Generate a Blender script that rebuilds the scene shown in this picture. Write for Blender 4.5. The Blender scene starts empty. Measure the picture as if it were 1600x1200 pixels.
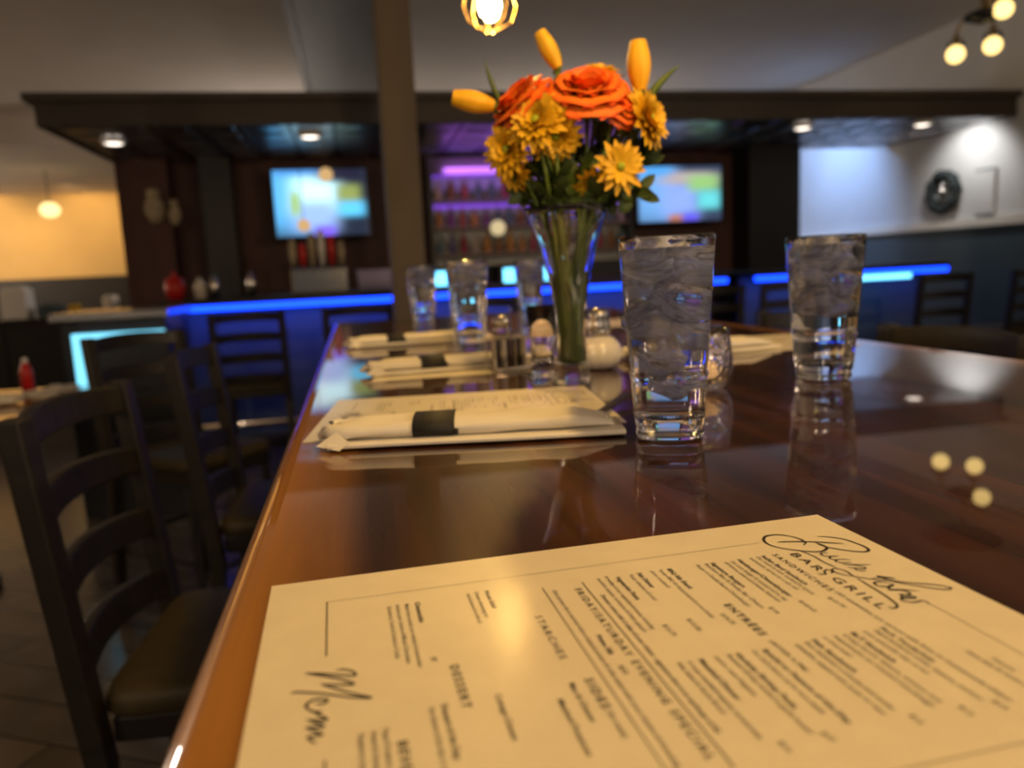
import bpy, bmesh, math, random
from mathutils import Vector, Matrix
random.seed(7)
S = bpy.context.scene
COL = S.collection
PI = math.pi

# ---------------------------------------------------------------- camera calibration
F, HY, SL, CZ = 1202.0, 419.5, -0.048, 1.208       # focal (px), horizon row, horizon slope, camera height
_roll = math.atan(SL); _c, _s = math.cos(_roll), math.sin(_roll)
_th = math.atan((600 - HY) * _c / F); _ct, _st = math.cos(_th), math.sin(_th)
_ph = math.atan(0.197); _cp, _sp = math.cos(_ph), math.sin(_ph)
def toroom(x, y, z): return Vector((x * _cp + y * _sp, -x * _sp + y * _cp, z))
def ray(px, py):
    u, v = px - 800, py - 600
    u2, v2 = u * _c + v * _s, -u * _s + v * _c
    return toroom(u2, F * _ct - v2 * _st, -(v2 * _ct + F * _st))
def R(px, py, **k):
    """the point of the room that stands behind a pixel on the plane X=, Y= or z= (measuring aid)"""
    (a, val), = k.items(); i = 'XYz'.index(a)
    d = ray(px, py); o = Vector((0, 0, CZ))
    return o + d * ((val - o[i]) / d[i])
cd = bpy.data.cameras.new('camera'); cam = bpy.data.objects.new('camera', cd); COL.objects.link(cam)
right = toroom(_c, _s * _st, _s * _ct)
up = toroom(-_s, _c * _st, _c * _ct)
fwd = toroom(0, _ct, -_st)
M4 = Matrix(((right.x, up.x, -fwd.x, 0), (right.y, up.y, -fwd.y, 0), (right.z, up.z, -fwd.z, CZ), (0, 0, 0, 1)))
cam.matrix_world = M4
cd.sensor_width = 36; cd.lens = F / 1600 * 36; cd.clip_start = 0.02
cd.dof.use_dof = True; cd.dof.focus_distance = 0.44
cd.dof.aperture_fstop = (cd.lens / 1000) / 0.0046; cd.dof.aperture_blades = 0
S.camera = cam

# ---------------------------------------------------------------- world, exposure
W = bpy.data.worlds.new('world'); S.world = W; W.use_nodes = True
W.node_tree.nodes['Background'].inputs[0].default_value = (0.75, 0.68, 0.62, 1)
W.node_tree.nodes['Background'].inputs[1].default_value = 0.06
S.view_settings.view_transform = 'Standard'; S.view_settings.look = 'None'
S.view_settings.exposure = 0.0; S.view_settings.gamma = 1.0; S.view_settings.use_curve_mapping = False
S.cycles.max_bounces = 14; S.cycles.transmission_bounces = 14; S.cycles.glossy_bounces = 6; S.cycles.diffuse_bounces = 3
S.cycles.sample_clamp_indirect = 40.0; S.cycles.caustics_refractive = True; S.cycles.caustics_reflective = False
S.cycles.blur_glossy = 0.3

WARM = (1.0, 0.60, 0.20); BLUE = (0.012, 0.03, 1.0); CYAN = (0.12, 0.75, 1.0); PURPLE = (0.30, 0.08, 1.0)
PEND = 1.0      # strength factor of the table pendants

# ---------------------------------------------------------------- materials
def mat(name, col=(.5, .5, .5), rough=.5, metal=0., trans=0., ior=1.45, emit=None, es=0., coat=0., coatr=.05, sub=0.):
    m = bpy.data.materials.new(name); m.use_nodes = True
    b = m.node_tree.nodes['Principled BSDF']; I = b.inputs
    I['Base Color'].default_value = (*col, 1); I['Roughness'].default_value = rough; I['Metallic'].default_value = metal
    I['Transmission Weight'].default_value = trans; I['IOR'].default_value = ior
    I['Coat Weight'].default_value = coat; I['Coat Roughness'].default_value = coatr
    if emit: I['Emission Color'].default_value = (*emit, 1); I['Emission Strength'].default_value = es
    return m
def nodes(m): return m.node_tree.nodes, m.node_tree.links, m.node_tree.nodes['Principled BSDF']
def noisecol(m, c1, c2, scale=(1, 1, 1), detail=6, bump=0., coords='Object', lo=.3, hi=.7, bscale=None):
    n, l, b = nodes(m)
    tc = n.new('ShaderNodeTexCoord'); mp = n.new('ShaderNodeMapping'); mp.inputs['Scale'].default_value = scale
    no = n.new('ShaderNodeTexNoise'); no.inputs['Detail'].default_value = detail; no.inputs['Scale'].default_value = 1
    r = n.new('ShaderNodeValToRGB'); r.color_ramp.elements[0].position = lo; r.color_ramp.elements[1].position = hi
    r.color_ramp.elements[0].color = (*c1, 1); r.color_ramp.elements[1].color = (*c2, 1)
    l.new(tc.outputs[coords], mp.inputs[0]); l.new(mp.outputs[0], no.inputs['Vector'])
    l.new(no.outputs[0], r.inputs[0]); l.new(r.outputs[0], b.inputs['Base Color'])
    if bump:
        bp = n.new('ShaderNodeBump'); bp.inputs['Strength'].default_value = bump; bp.inputs['Distance'].default_value = .002
        l.new(no.outputs[0], bp.inputs['Height']); l.new(bp.outputs[0], b.inputs['Normal'])
    return m
MT = {}
MT['ceiling'] = noisecol(mat('ceiling_paint', rough=.9), (.60, .55, .50), (.64, .59, .53), (3, 3, 3), bump=.1)
MT['dark'] = noisecol(mat('dark_stained_wood', rough=.48), (.0050, .0038, .0032), (.012, .009, .0068), (4, 30, 30))
MT['soffit'] = noisecol(mat('dark_painted_fascia', rough=.5), (.030, .022, .018), (.045, .034, .027), (2, 8, 8))
MT['tin'] = noisecol(mat('tin_ceiling_tile', rough=.28, metal=.85), (.16, .16, .17), (.34, .34, .37), (3, 3, 3), bump=.6)
MT['barwall'] = noisecol(mat('barn_red_panelling', rough=.6), (.050, .018, .016), (.085, .032, .028), (8, 1, 1.2))
MT['black'] = mat('satin_black', (.010, .010, .012), .42)
MT['bluepaint'] = noisecol(mat('slate_blue_wainscot', rough=.6), (.045, .075, .105), (.055, .09, .12), (2, 2, 2))
MT['greywall'] = noisecol(mat('pale_grey_wall', rough=.85), (.55, .57, .60), (.60, .62, .65), (2, 2, 2))
MT['white'] = mat('white_paint', (.75, .75, .73), .5)
MT['cream'] = noisecol(mat('cream_wall', rough=.85), (.62, .43, .18), (.68, .48, .21), (2, 2, 2))
MT['post'] = noisecol(mat('brown_post_paint', rough=.6), (.060, .045, .032), (.085, .064, .045), (6, 6, 1))
MT['beam'] = noisecol(mat('grey_beam_paint', rough=.6), (.16, .16, .16), (.20, .20, .20), (6, 1, 6))
MT['chrome'] = mat('chrome', (.8, .8, .8), .12, 1.)
MT['brass'] = mat('aged_brass', (.28, .19, .08), .35, 1.)
MT['ink'] = mat('black_ink', (.018, .016, .014), .55)
MT['inkgrey'] = mat('thin_grey_ink', (.16, .14, .12), .55)
MT['band'] = noisecol(mat('black_paper_band', rough=.75), (.012, .012, .011), (.022, .021, .020), (900, 900, 900))
MT['glass'] = mat('clear_glass', (1, 1, 1), 0., 0., 1., 1.48)
MT['water'] = mat('water', (1, 1, 1), 0., 0., 1., 1.33)
MT['straw'] = mat('dark_straw', (.02, .017, .02), .35)
MT['steel'] = mat('brushed_steel', (.55, .54, .52), .22, 1.)
MT['ceramic'] = mat('white_ceramic', (.78, .74, .66), .16, coat=.6)
MT['red'] = mat('red_plastic', (.55, .02, .02), .35)
MT['fabricseat'] = noisecol(mat('olive_tan_seat_vinyl', rough=.55), (.035, .026, .011), (.048, .036, .015), (40, 40, 40))
MT['green'] = noisecol(mat('stem_green', rough=.5), (.05, .09, .012), (.11, .16, .02), (60, 60, 20))
MT['dkgreen'] = noisecol(mat('leaf_green', rough=.5), (.03, .055, .012), (.07, .11, .02), (60, 60, 60))
MT['yellow'] = noisecol(mat('yellow_petal', rough=.55), (.66, .36, .008), (.80, .48, .015), (70, 70, 70))
MT['gold'] = noisecol(mat('golden_yellow_petal', rough=.55), (.74, .38, .008), (.85, .47, .015), (200, 200, 20))
MT['limeeye'] = mat('lime_flower_eye', (.35, .42, .02), .7)
MT['tvblack'] = mat('tv_bezel_black', (.01, .01, .012), .3)
MT['artdark'] = mat('wreath_dark_green', (.02, .03, .035), .8)
MT['tan'] = noisecol(mat('tan_carved_wood', rough=.6), (.30, .24, .15), (.46, .40, .28), (20, 20, 20))

def emis(name, col, s):
    m = mat(name, (0, 0, 0), .5, emit=col, es=s); return m
MT['bulb'] = emis('pendant_bulb_glow', (1.0, .60, .16), 370 * PEND)
MT['bulb2'] = emis('chandelier_bulb_glow', (1.0, .68, .23), 2.6)
MT['led'] = emis('blue_led', (.004, .045, 1.0), 5)
MT['ledcy'] = emis('cyan_led', (.16, .66, 1.0), 3.2)
MT['ledpu'] = emis('purple_led', (.28, .08, .9), .8)
MT['down'] = emis('downlight_glow', (1., .86, .72), 3.4)
MT['downwarm'] = emis('warm_downlight_glow', (1., .78, .36), 5)
MT['flame'] = emis('candle_flame', (1., .55, .25), 30)
MT['candleglow'] = mat('candle_wax', (.85, .72, .5), .5, emit=(1., .5, .16), es=.25)
MT['win'] = emis('daylight_window', (.30, .52, .88), .55)

def rose_mat():
    m = mat('orange_rose_petal', rough=.55); n, l, b = nodes(m)
    tc = n.new('ShaderNodeTexCoord'); a = n.new('ShaderNodeAttribute'); a.attribute_name = 'rim'
    r = n.new('ShaderNodeValToRGB'); r.color_ramp.elements[0].color = (.92, .36, .03, 1); r.color_ramp.elements[1].color = (.88, .095, .008, 1)
    r.color_ramp.elements[0].position = .25; r.color_ramp.elements[1].position = .85
    l.new(a.outputs['Fac'], r.inputs[0]); l.new(r.outputs[0], b.inputs['Base Color']); return m
MT['rose'] = rose_mat()

def table_mat():
    m = mat('glossy_walnut_planks', rough=.35, coat=1., coatr=.018); n, l, b = nodes(m)
    b.inputs['Coat IOR'].default_value = 1.39; b.inputs['Specular IOR Level'].default_value = .05
    tc = n.new('ShaderNodeTexCoord'); mp = n.new('ShaderNodeMapping'); mp.inputs['Scale'].default_value = (38, 2.2, 38)
    no = n.new('ShaderNodeTexNoise'); no.inputs['Detail'].default_value = 7; no.inputs['Distortion'].default_value = .5; no.inputs['Scale'].default_value = 1
    r = n.new('ShaderNodeValToRGB'); e = r.color_ramp.elements
    e[0].position = .30; e[0].color = (.017, .0060, .0022, 1); e[1].position = .72; e[1].color = (.072, .025, .0075, 1)
    l.new(tc.outputs['Object'], mp.inputs[0]); l.new(mp.outputs[0], no.inputs['Vector']); l.new(no.outputs[0], r.inputs[0])
    # boards of different tone side by side
    mp2 = n.new('ShaderNodeMapping'); mp2.inputs['Scale'].default_value = (11, .0, 0)
    l.new(tc.outputs['Object'], mp2.inputs[0])
    wn = n.new('ShaderNodeTexNoise'); wn.inputs['Scale'].default_value = 1; wn.inputs['Detail'].default_value = 0
    l.new(mp2.outputs[0], wn.inputs['Vector'])
    r2 = n.new('ShaderNodeValToRGB'); r2.color_ramp.elements[0].position = .35; r2.color_ramp.elements[1].position = .65
    r2.color_ramp.elements[0].color = (.65, .65, .65, 1); r2.color_ramp.elements[1].color = (1.35, 1.3, 1.25, 1)
    l.new(wn.outputs[0], r2.inputs[0])
    mx = n.new('ShaderNodeMix'); mx.data_type = 'RGBA'; mx.blend_type = 'MULTIPLY'; mx.inputs[0].default_value = 1
    l.new(r.outputs[0], mx.inputs[6]); l.new(r2.outputs[0], mx.inputs[7])
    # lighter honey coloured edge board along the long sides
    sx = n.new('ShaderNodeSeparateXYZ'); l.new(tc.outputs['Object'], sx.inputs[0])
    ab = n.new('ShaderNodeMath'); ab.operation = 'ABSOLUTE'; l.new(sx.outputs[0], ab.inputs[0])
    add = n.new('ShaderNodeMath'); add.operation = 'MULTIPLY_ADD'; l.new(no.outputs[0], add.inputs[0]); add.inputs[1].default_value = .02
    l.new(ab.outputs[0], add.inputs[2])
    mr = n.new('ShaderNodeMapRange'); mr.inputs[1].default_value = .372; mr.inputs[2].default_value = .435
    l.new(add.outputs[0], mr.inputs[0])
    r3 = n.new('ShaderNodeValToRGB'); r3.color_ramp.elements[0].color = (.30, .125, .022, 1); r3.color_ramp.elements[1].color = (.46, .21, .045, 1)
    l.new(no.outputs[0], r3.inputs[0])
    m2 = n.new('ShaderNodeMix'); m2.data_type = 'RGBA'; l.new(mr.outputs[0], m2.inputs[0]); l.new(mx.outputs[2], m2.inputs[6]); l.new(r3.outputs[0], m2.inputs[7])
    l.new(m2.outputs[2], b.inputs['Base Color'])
    return m
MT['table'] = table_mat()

def floor_mat():
    m = mat('worn_plank_floor', rough=.22); n, l, b = nodes(m)
    tc = n.new('ShaderNodeTexCoord'); br = n.new('ShaderNodeTexBrick')
    mp = n.new('ShaderNodeMapping'); mp.inputs['Rotation'].default_value = (0, 0, .5)
    br.inputs['Scale'].default_value = 1; br.inputs['Brick Width'].default_value = 1.2; br.inputs['Row Height'].default_value = .16
    br.inputs['Mortar Size'].default_value = .004
    br.inputs['Color1'].default_value = (.10, .082, .062, 1); br.inputs['Color2'].default_value = (.17, .14, .11, 1); br.inputs['Mortar'].default_value = (.03, .025, .02, 1)
    l.new(tc.outputs['Object'], mp.inputs[0]); l.new(mp.outputs[0], br.inputs[0])
    no = n.new('ShaderNodeTexNoise'); no.inputs['Scale'].default_value = 5; l.new(tc.outputs['Object'], no.inputs[0])
    mx = n.new('ShaderNodeMix'); mx.data_type = 'RGBA'; mx.blend_type = 'MULTIPLY'; mx.inputs[0].default_value = .5
    l.new(br.outputs[0], mx.inputs[6]); l.new(no.outputs[0], mx.inputs[7]); l.new(mx.outputs[2], b.inputs['Base Color'])
    return m
MT['floor'] = floor_mat()

def paper_mat():
    m = noisecol(mat('laminated_menu_paper', rough=.55, coat=.60, coatr=.21), (.70, .63, .47), (.74, .67, .50), (60, 60, 60))
    m.node_tree.nodes['Principled BSDF'].inputs['Coat IOR'].default_value = 1.5
    return m
MT['paper'] = paper_mat()
def napkin_mat():
    m = mat('quilted_napkin', (.72, .67, .56), .9); n, l, b = nodes(m)
    tc = n.new('ShaderNodeTexCoord'); no = n.new('ShaderNodeTexNoise'); no.inputs['Scale'].default_value = 1400
    no2 = n.new('ShaderNodeTexNoise'); no2.inputs['Scale'].default_value = 60; no2.inputs['Detail'].default_value = 4
    l.new(tc.outputs['Object'], no.inputs[0]); l.new(tc.outputs['Object'], no2.inputs[0])
    ad = n.new('ShaderNodeMath'); ad.operation = 'MULTIPLY_ADD'; ad.inputs[1].default_value = 3.; l.new(no2.outputs[0], ad.inputs[0]); l.new(no.outputs[0], ad.inputs[2])
    bp = n.new('ShaderNodeBump'); bp.inputs['Strength'].default_value = .35; bp.inputs['Distance'].default_value = .0012
    l.new(ad.outputs[0], bp.inputs['Height']); l.new(bp.outputs[0], b.inputs['Normal']); return m
MT['napkin'] = napkin_mat()
def ice_mat():
    m = bpy.data.materials.new('cloudy_ice'); m.use_nodes = True; n, l = m.node_tree.nodes, m.node_tree.links
    b = n['Principled BSDF']; b.inputs['Transmission Weight'].default_value = 1; b.inputs['IOR'].default_value = 1.12; b.inputs['Roughness'].default_value = .12
    tr = n.new('ShaderNodeBsdfTranslucent'); tr.inputs[0].default_value = (.68, .74, 1., 1)
    df = n.new('ShaderNodeBsdfDiffuse'); df.inputs[0].default_value = (.68, .74, 1., 1)
    m1 = n.new('ShaderNodeMixShader'); m1.inputs[0].default_value = .4; l.new(tr.outputs[0], m1.inputs[1]); l.new(df.outputs[0], m1.inputs[2])
    tc = n.new('ShaderNodeTexCoord'); mp = n.new('ShaderNodeMapping'); mp.inputs['Scale'].default_value = (24, 24, 110); mp.inputs['Rotation'].default_value = (.5, .75, .3)
    no = n.new('ShaderNodeTexNoise'); no.inputs['Scale'].default_value = 1; no.inputs['Detail'].default_value = 3; no.inputs['Distortion'].default_value = 1.2
    l.new(tc.outputs['Object'], mp.inputs[0]); l.new(mp.outputs[0], no.inputs[0])
    r = n.new('ShaderNodeValToRGB'); r.color_ramp.elements[0].position = .40; r.color_ramp.elements[1].position = .60
    r.color_ramp.elements[0].color = (.06, .06, .06, 1); r.color_ramp.elements[1].color = (.92, .92, .92, 1)
    l.new(no.outputs[0], r.inputs[0])
    bp = n.new('ShaderNodeBump'); bp.inputs['Strength'].default_value = .7; bp.inputs['Distance'].default_value = .004
    l.new(no.outputs[0], bp.inputs['Height'])
    for q in (b, tr, df): l.new(bp.outputs[0], q.inputs['Normal'])
    mx = n.new('ShaderNodeMixShader'); l.new(r.outputs[0], mx.inputs[0]); l.new(b.outputs[0], mx.inputs[1]); l.new(m1.outputs[0], mx.inputs[2])
    l.new(mx.outputs[0], n['Material Output'].inputs[0]); return m
MT['ice'] = ice_mat()
def crackle_mat():
    m = mat('crackled_votive_glass', (1, .97, .93), .06, trans=1., ior=1.45); n, l, b = nodes(m)
    tc = n.new('ShaderNodeTexCoord'); v = n.new('ShaderNodeTexVoronoi'); v.feature = 'DISTANCE_TO_EDGE'; v.inputs['Scale'].default_value = 120
    l.new(tc.outputs['Object'], v.inputs[0]); bp = n.new('ShaderNodeBump'); bp.inputs['Strength'].default_value = .9; bp.inputs['Distance'].default_value = .002
    l.new(v.outputs[0], bp.inputs['Height']); l.new(bp.outputs[0], b.inputs['Normal']); return m
MT['crackle'] = crackle_mat()

# ---------------------------------------------------------------- object helpers
def link(o, parent=None):
    COL.objects.link(o)
    if parent is not None: o.parent = parent
    return o
def thing(name, label, cat, loc=(0, 0, 0), rz=0, group=None):
    o = bpy.data.objects.new(name, None); o.empty_display_size = .05; link(o)
    o.location = loc; o.rotation_euler = (0, 0, rz); o['label'] = label; o['category'] = cat
    if group: o['group'] = group
    return o
def tag(o, label, cat, group=None):
    o['label'] = label; o['category'] = cat
    if group: o['group'] = group
    return o
def obj(name, bm, m, parent=None, loc=None, smooth=False, bevel=0, label=None, rz=0):
    me = bpy.data.meshes.new(name); bmesh.ops.recalc_face_normals(bm, faces=bm.faces) if name not in NORECALC else None
    bm.to_mesh(me); bm.free()
    if smooth:
        for p in me.polygons: p.use_smooth = True
    me.materials.append(m if not isinstance(m, str) else MT[m])
    o = bpy.data.objects.new(name, me); link(o, parent)
    if loc is not None: o.location = loc
    if rz: o.rotation_euler.z = rz
    if bevel:
        md = o.modifiers.new('bevel', 'BEVEL'); md.width = bevel; md.segments = 2; md.limit_method = 'ANGLE'
    if label: o['label'] = label
    return o
NORECALC = {'canopy_sheet'}
def struct(name, bm, m, **k):
    o = obj(name, bm, m, **k); o['kind'] = 'structure'; return o
def B(): return bmesh.new()
def box(bm, x0, x1, y0, y1, z0, z1, mtx=None):
    vs = [bm.verts.new((x, y, z)) for x in (x0, x1) for y in (y0, y1) for z in (z0, z1)]
    for f in ((0, 1, 3, 2), (4, 6, 7, 5), (0, 4, 5, 1), (2, 3, 7, 6), (0, 2, 6, 4), (1, 5, 7, 3)): bm.faces.new([vs[i] for i in f])
    if mtx is not None:
        for v in vs: v.co = mtx @ v.co
    return bm
def bx(*a): return box(B(), *a)
def lathe(bm, prof, n=32, cx=0, cy=0, close=True):
    rings = []
    for r, z in prof:
        if r < 1e-5: rings.append([bm.verts.new((cx, cy, z))])
        else: rings.append([bm.verts.new((cx + r * math.cos(2 * PI * i / n), cy + r * math.sin(2 * PI * i / n), z)) for i in range(n)])
    for a, b in zip(rings, rings[1:]):
        for i in range(n):
            j = (i + 1) % n
            q = [a[i % len(a)], a[j % len(a)], b[j % len(b)], b[i % len(b)]]
            q2 = []
            for v in q:
                if v not in q2: q2.append(v)
            if len(q2) > 2: bm.faces.new(q2)
    return bm
def tube(bm, pts, rad, n=8, cap=True):
    pts = [Vector(p) for p in pts]; rings = []
    rad = rad if isinstance(rad, (list, tuple)) else [rad] * len(pts)
    prev = None
    for i, p in enumerate(pts):
        t = (pts[min(i + 1, len(pts) - 1)] - pts[max(i - 1, 0)]).normalized()
        a = (prev if prev is not None else (Vector((0, 0, 1)) if abs(t.z) < .9 else Vector((1, 0, 0))))
        u = (a - t * a.dot(t)).normalized(); prev = u; w = t.cross(u)
        rings.append([bm.verts.new(p + (u * math.cos(2 * PI * k / n) + w * math.sin(2 * PI * k / n)) * rad[i]) for k in range(n)])
    for a, b in zip(rings, rings[1:]):
        for k in range(n): bm.faces.new((a[k], a[(k + 1) % n], b[(k + 1) % n], b[k]))
    if cap: bm.faces.new(rings[0][::-1]); bm.faces.new(rings[-1])
    return bm
def ball(bm, c, r, sz=1., sub=3):
    g = bmesh.ops.create_icosphere(bm, subdivisions=sub, radius=r)
    for v in g['verts']: v.co = Vector((v.co.x, v.co.y, v.co.z * sz)) + Vector(c)
    return bm
def bez(a, b, c, n=10):
    a, b, c = Vector(a), Vector(b), Vector(c)
    return [a * (1 - t) ** 2 + b * 2 * t * (1 - t) + c * t * t for t in [i / n for i in range(n + 1)]]
def dup(root, loc, rz=0, label=None, group=None):
    r = root.copy(); COL.objects.link(r); r.location = loc; r.rotation_euler = (0, 0, rz)
    if label: r['label'] = label
    if group: r['group'] = group
    for ch in list(root.children):
        c = ch.copy(); COL.objects.link(c); c.parent = r
        for g in ch.children:
            d = g.copy(); COL.objects.link(d); d.parent = c
    return r

# ---------------------------------------------------------------- the room
CH = 3.2
struct('floor', bx(-9, 5.6, -3, 16.2, -.1, 0), 'floor')
struct('ceiling', bx(-9, 5.6, -3, 10.2, CH, CH + .15), 'ceiling')
struct('trim_ceiling_step', bx(-9, -2.0, 10.0, 10.2, 2.86, CH), 'ceiling')
struct('ceiling_left_room', bx(-9, 5.6, 10.2, 16.2, 2.86, 3.0), 'ceiling')
struct('wall_right', bx(5.45, 5.6, -3, 10.2, 1.42, CH), 'greywall')
struct('trim_chair_rail', bx(5.40, 5.47, -3, 10.2, 1.38, 1.45), 'white')
struct('wall_right_wainscot', bx(5.44, 5.6, -3, 10.2, 0, 1.39), 'bluepaint')
struct('baseboard_right', bx(5.42, 5.45, -3, 10.2, 0, .12), 'dark')
struct('wall_far', bx(-9, 5.6, 15.0, 15.2, 1.42, 2.86), 'cream')
struct('wall_far_wainscot', bx(-9, 5.6, 14.95, 15.2, 0, 1.42), 'dark')
struct('wall_left', bx(-9.1, -9, -3, 15, 0, CH), 'cream')
FX0, FX1, FY, FZ = -1.90, 5.40, 5.60, 2.24
# bar back wall with its deep red panelling
struct('wall_bar_back', bx(-1.75, 4.25, 7.25, 7.4, 0, FZ + .03), 'barwall')
struct('trim_column_left', bx(-1.85, -1.45, 7.0, 7.25, 0, 2.25), 'barwall')
struct('trim_column_dark', bx(-1.2, -.95, 7.0, 7.25, 0, 2.25), 'black')
struct('trim_column_right', bx(3.75, 4.28, 6.9, 7.25, 0, 2.25), 'black')
struct('wall_room_behind', bx(4.28, 5.45, 10.0, 10.15, 0, CH), 'greywall')
w = obj('window_1', bx(4.45, 5.30, 9.97, 9.99, 1.25, 2.35), 'win'); w['kind'] = 'structure'
obj('window_frame', box(box(box(box(B(), 4.38, 4.45, 9.93, 10.0, 1.18, 2.42), 5.30, 5.37, 9.93, 10.0, 1.18, 2.42), 4.45, 5.30, 9.93, 10.0, 2.35, 2.42), 4.45, 5.3, 9.93, 10.0, 1.18, 1.25), 'white', w)
# dropped canopy over the bar
t = struct('trim_bar_canopy', bx(FX0, FX1, FY, 7.25, FZ + .03, FZ + .09), 'soffit')
struct('trim_bar_fascia', box(box(B(), FX0, FX1, FY - .03, FY, FZ, FZ + .17), FX0, FX0 + .03, FY, 7.25, FZ, FZ + .17), 'soffit')
struct('trim_bar_crown', box(box(B(), FX0 - .05, FX1, FY - .08, FY + .02, FZ + .15, FZ + .20), FX0 - .05, FX0 + .04, FY, 7.3, FZ + .15, FZ + .2), 'soffit')
bm = B()
nx, ny = 24, 5
for i in range(nx):
    for j in range(ny):
        x0 = FX0 + .03 + i * (FX1 - FX0 - .03) / nx; x1 = FX0 + .03 + (i + 1) * (FX1 - FX0 - .03) / nx
        y0 = FY + j * (7.25 - FY) / ny; y1 = FY + (j + 1) * (7.25 - FY) / ny
        box(bm, x0 + .01, x1 - .01, y0 + .01, y1 - .01, FZ + .012, FZ + .03)
        box(bm, x0 + .07, x1 - .07, y0 + .07, y1 - .07, FZ + .004, FZ + .012)
struct('trim_tin_tiles', bm, 'tin')
# boxed beam across the ceiling and the post under it
struct('trim_ceiling_beam', bx(-.26, .36, 2.0, 10.0, 3.0, CH), 'beam')
struct('trim_beam_edge', bx(-.32, -.26, 2.0, 10.0, 2.98, CH), 'post')
struct('trim_post', bx(.165, .315, 3.40, 3.55, 0, 3.0), 'post', bevel=.008)

# ---------------------------------------------------------------- the high dining table
TX0, TX1, TY0, TY1, TZ = -.072, .797, -.42, 2.40, 1.07
tcx, tcy = (TX0 + TX1) / 2, (TY0 + TY1) / 2
tb = thing('high_dining_table', 'long bar-height dining table with glossy dark plank top and rounded honey-toned edge', 'table', (tcx, tcy, 0))
def round_slab(hx, hy, z0, z1, rc, rb, n=10):
    bm = B(); rings = []
    steps = 6
    prof = [(rb * (1 - math.sin(a)), z1 - rb * (1 - math.cos(a))) for a in [i / steps * PI / 2 for i in range(steps + 1)]]
    prof = [(rb - rb * math.sin(i / steps * PI / 2), z1 - rb + rb * math.cos(i / steps * PI / 2)) for i in range(steps + 1)] + [(0, z0 + .008), (.008, z0)]
    for ins, z in prof:
        ring = []
        for cxs, cys, a0 in ((1, 1, 0), (-1, 1, PI / 2), (-1, -1, PI), (1, -1, 3 * PI / 2)):
            for k in range(n + 1):
                a = a0 + k / n * PI / 2
                ring.append(bm.verts.new((cxs * (hx - rc) + (rc - ins) * math.cos(a), cys * (hy - rc) + (rc - ins) * math.sin(a), z)))
        rings.append(ring)
    m = len(rings[0])
    for a, b in zip(rings, rings[1:]):
        for k in range(m): bm.faces.new((a[k], a[(k + 1) % m], b[(k + 1) % m], b[k]))
    bm.faces.new(rings[0]); bm.faces.new(rings[-1][::-1]); return bm
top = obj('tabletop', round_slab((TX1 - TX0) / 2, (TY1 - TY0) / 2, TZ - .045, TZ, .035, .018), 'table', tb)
for p in top.data.polygons: p.use_smooth = abs(p.normal.z) < .98
for sy in (-1, 1):
    obj('pedestal_leg', bx(-.05, .05, sy * .95 - .05, sy * .95 + .05, .03, TZ - .05), 'black', tb, bevel=.004)
    obj('foot_plate', bx(-.30, .30, sy * .95 - .06, sy * .95 + .06, 0, .03), 'black', tb, bevel=.006)
    obj('top_bracket', bx(-.30, .30, sy * .95 - .05, sy * .95 + .05, TZ - .075, TZ - .0455), 'black', tb)

# ---------------------------------------------------------------- bar stools with ladder backs
def make_stool(label):
    t = thing('bar_stool', label, 'stool')
    SX = .20
    bm = B()
    # seat: rounded upholstered pad
    g = round_slab(.205, .195, .575, .62, .05, .022)
    obj('seat', g, 'fabricseat', t, smooth=True)
    obj('seat_frame', bx(-.19, .19, -.18, .18, .53, .574), 'dark', t, bevel=.006)
    def lean(z):   # x of the back posts at height z
        return -.205 - (z - .50) * .105 if z > .5 else -.205 - (.5 - z) * .12
    for sy in (-1, 1):
        bm = B(); zs = [0, .25, .5, .62, .8, 1.035]
        rr = []
        for z in zs:
            hw = .021 if z > .4 else .018 + z * .006
            x = lean(z); y = sy * .19
            rr.append([bm.verts.new((x + a * .017, y + b * hw, z)) for a, b in ((-1, -1), (1, -1), (1, 1), (-1, 1))])
        for a, b in zip(rr, rr[1:]):
            for k in range(4): bm.faces.new((a[k], a[(k + 1) % 4], b[(k + 1) % 4], b[k]))
        bm.faces.new(rr[0]); bm.faces.new(rr[-1])
        obj('back_post', bm, 'dark', t, bevel=.004)
        bm = B(); tube(bm, [(.185, sy * .175, 0), (.17, sy * .17, .53)], [.016, .021], 4); obj('leg', bm, 'dark', t, bevel=.003)
    # four curved slats
    for z1, h in ((1.037, .052), (.922, .052), (.803, .055), (.682, .058)):
        bm = B(); rr = []
        for k in range(13):
            s = -1 + k / 6; y = s * .172; bow = -.035 * (1 - s * s)
            row = []
            for z, xo in ((z1, -.009), (z1, .009), (z1 - h, .009), (z1 - h, -.009)):
                row.append(bm.verts.new((lean(z) + bow + xo, y, z - .010 * (s * s) * (1 if z == z1 else .6))))
            rr.append(row)
        for a, b in zip(rr, rr[1:]):
            for k in range(4): bm.faces.new((a[k], a[(k + 1) % 4], b[(k + 1) % 4], b[k]))
        bm.faces.new(rr[0]); bm.faces.new(rr[-1])
        obj('back_slat', bm, 'dark', t, bevel=.003)
    for z, a, b in ((.20, (.18, -.17), (.18, .17)), (.30, (-.215, -.18), (-.215, .18)), (.25, (-.215, -.18), (.18, -.17)), (.25, (-.215, .18), (.18, .17))):
        bm = B(); tube(bm, [(*a, z), (*b, z)], .012, 8); obj('stretcher', bm, 'dark', t)
    return t
GS = 'black ladder-back bar stools'
st = make_stool('black ladder-back bar stool nearest the camera at the table\'s left edge')
st.location = (-.20, 1.33, 0); st.rotation_euler.z = math.radians(-5); st['group'] = GS
dup(st, (-.17, 2.14, 0), math.radians(-3), 'black ladder-back bar stool directly behind the nearest one on the left side', GS)
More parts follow.
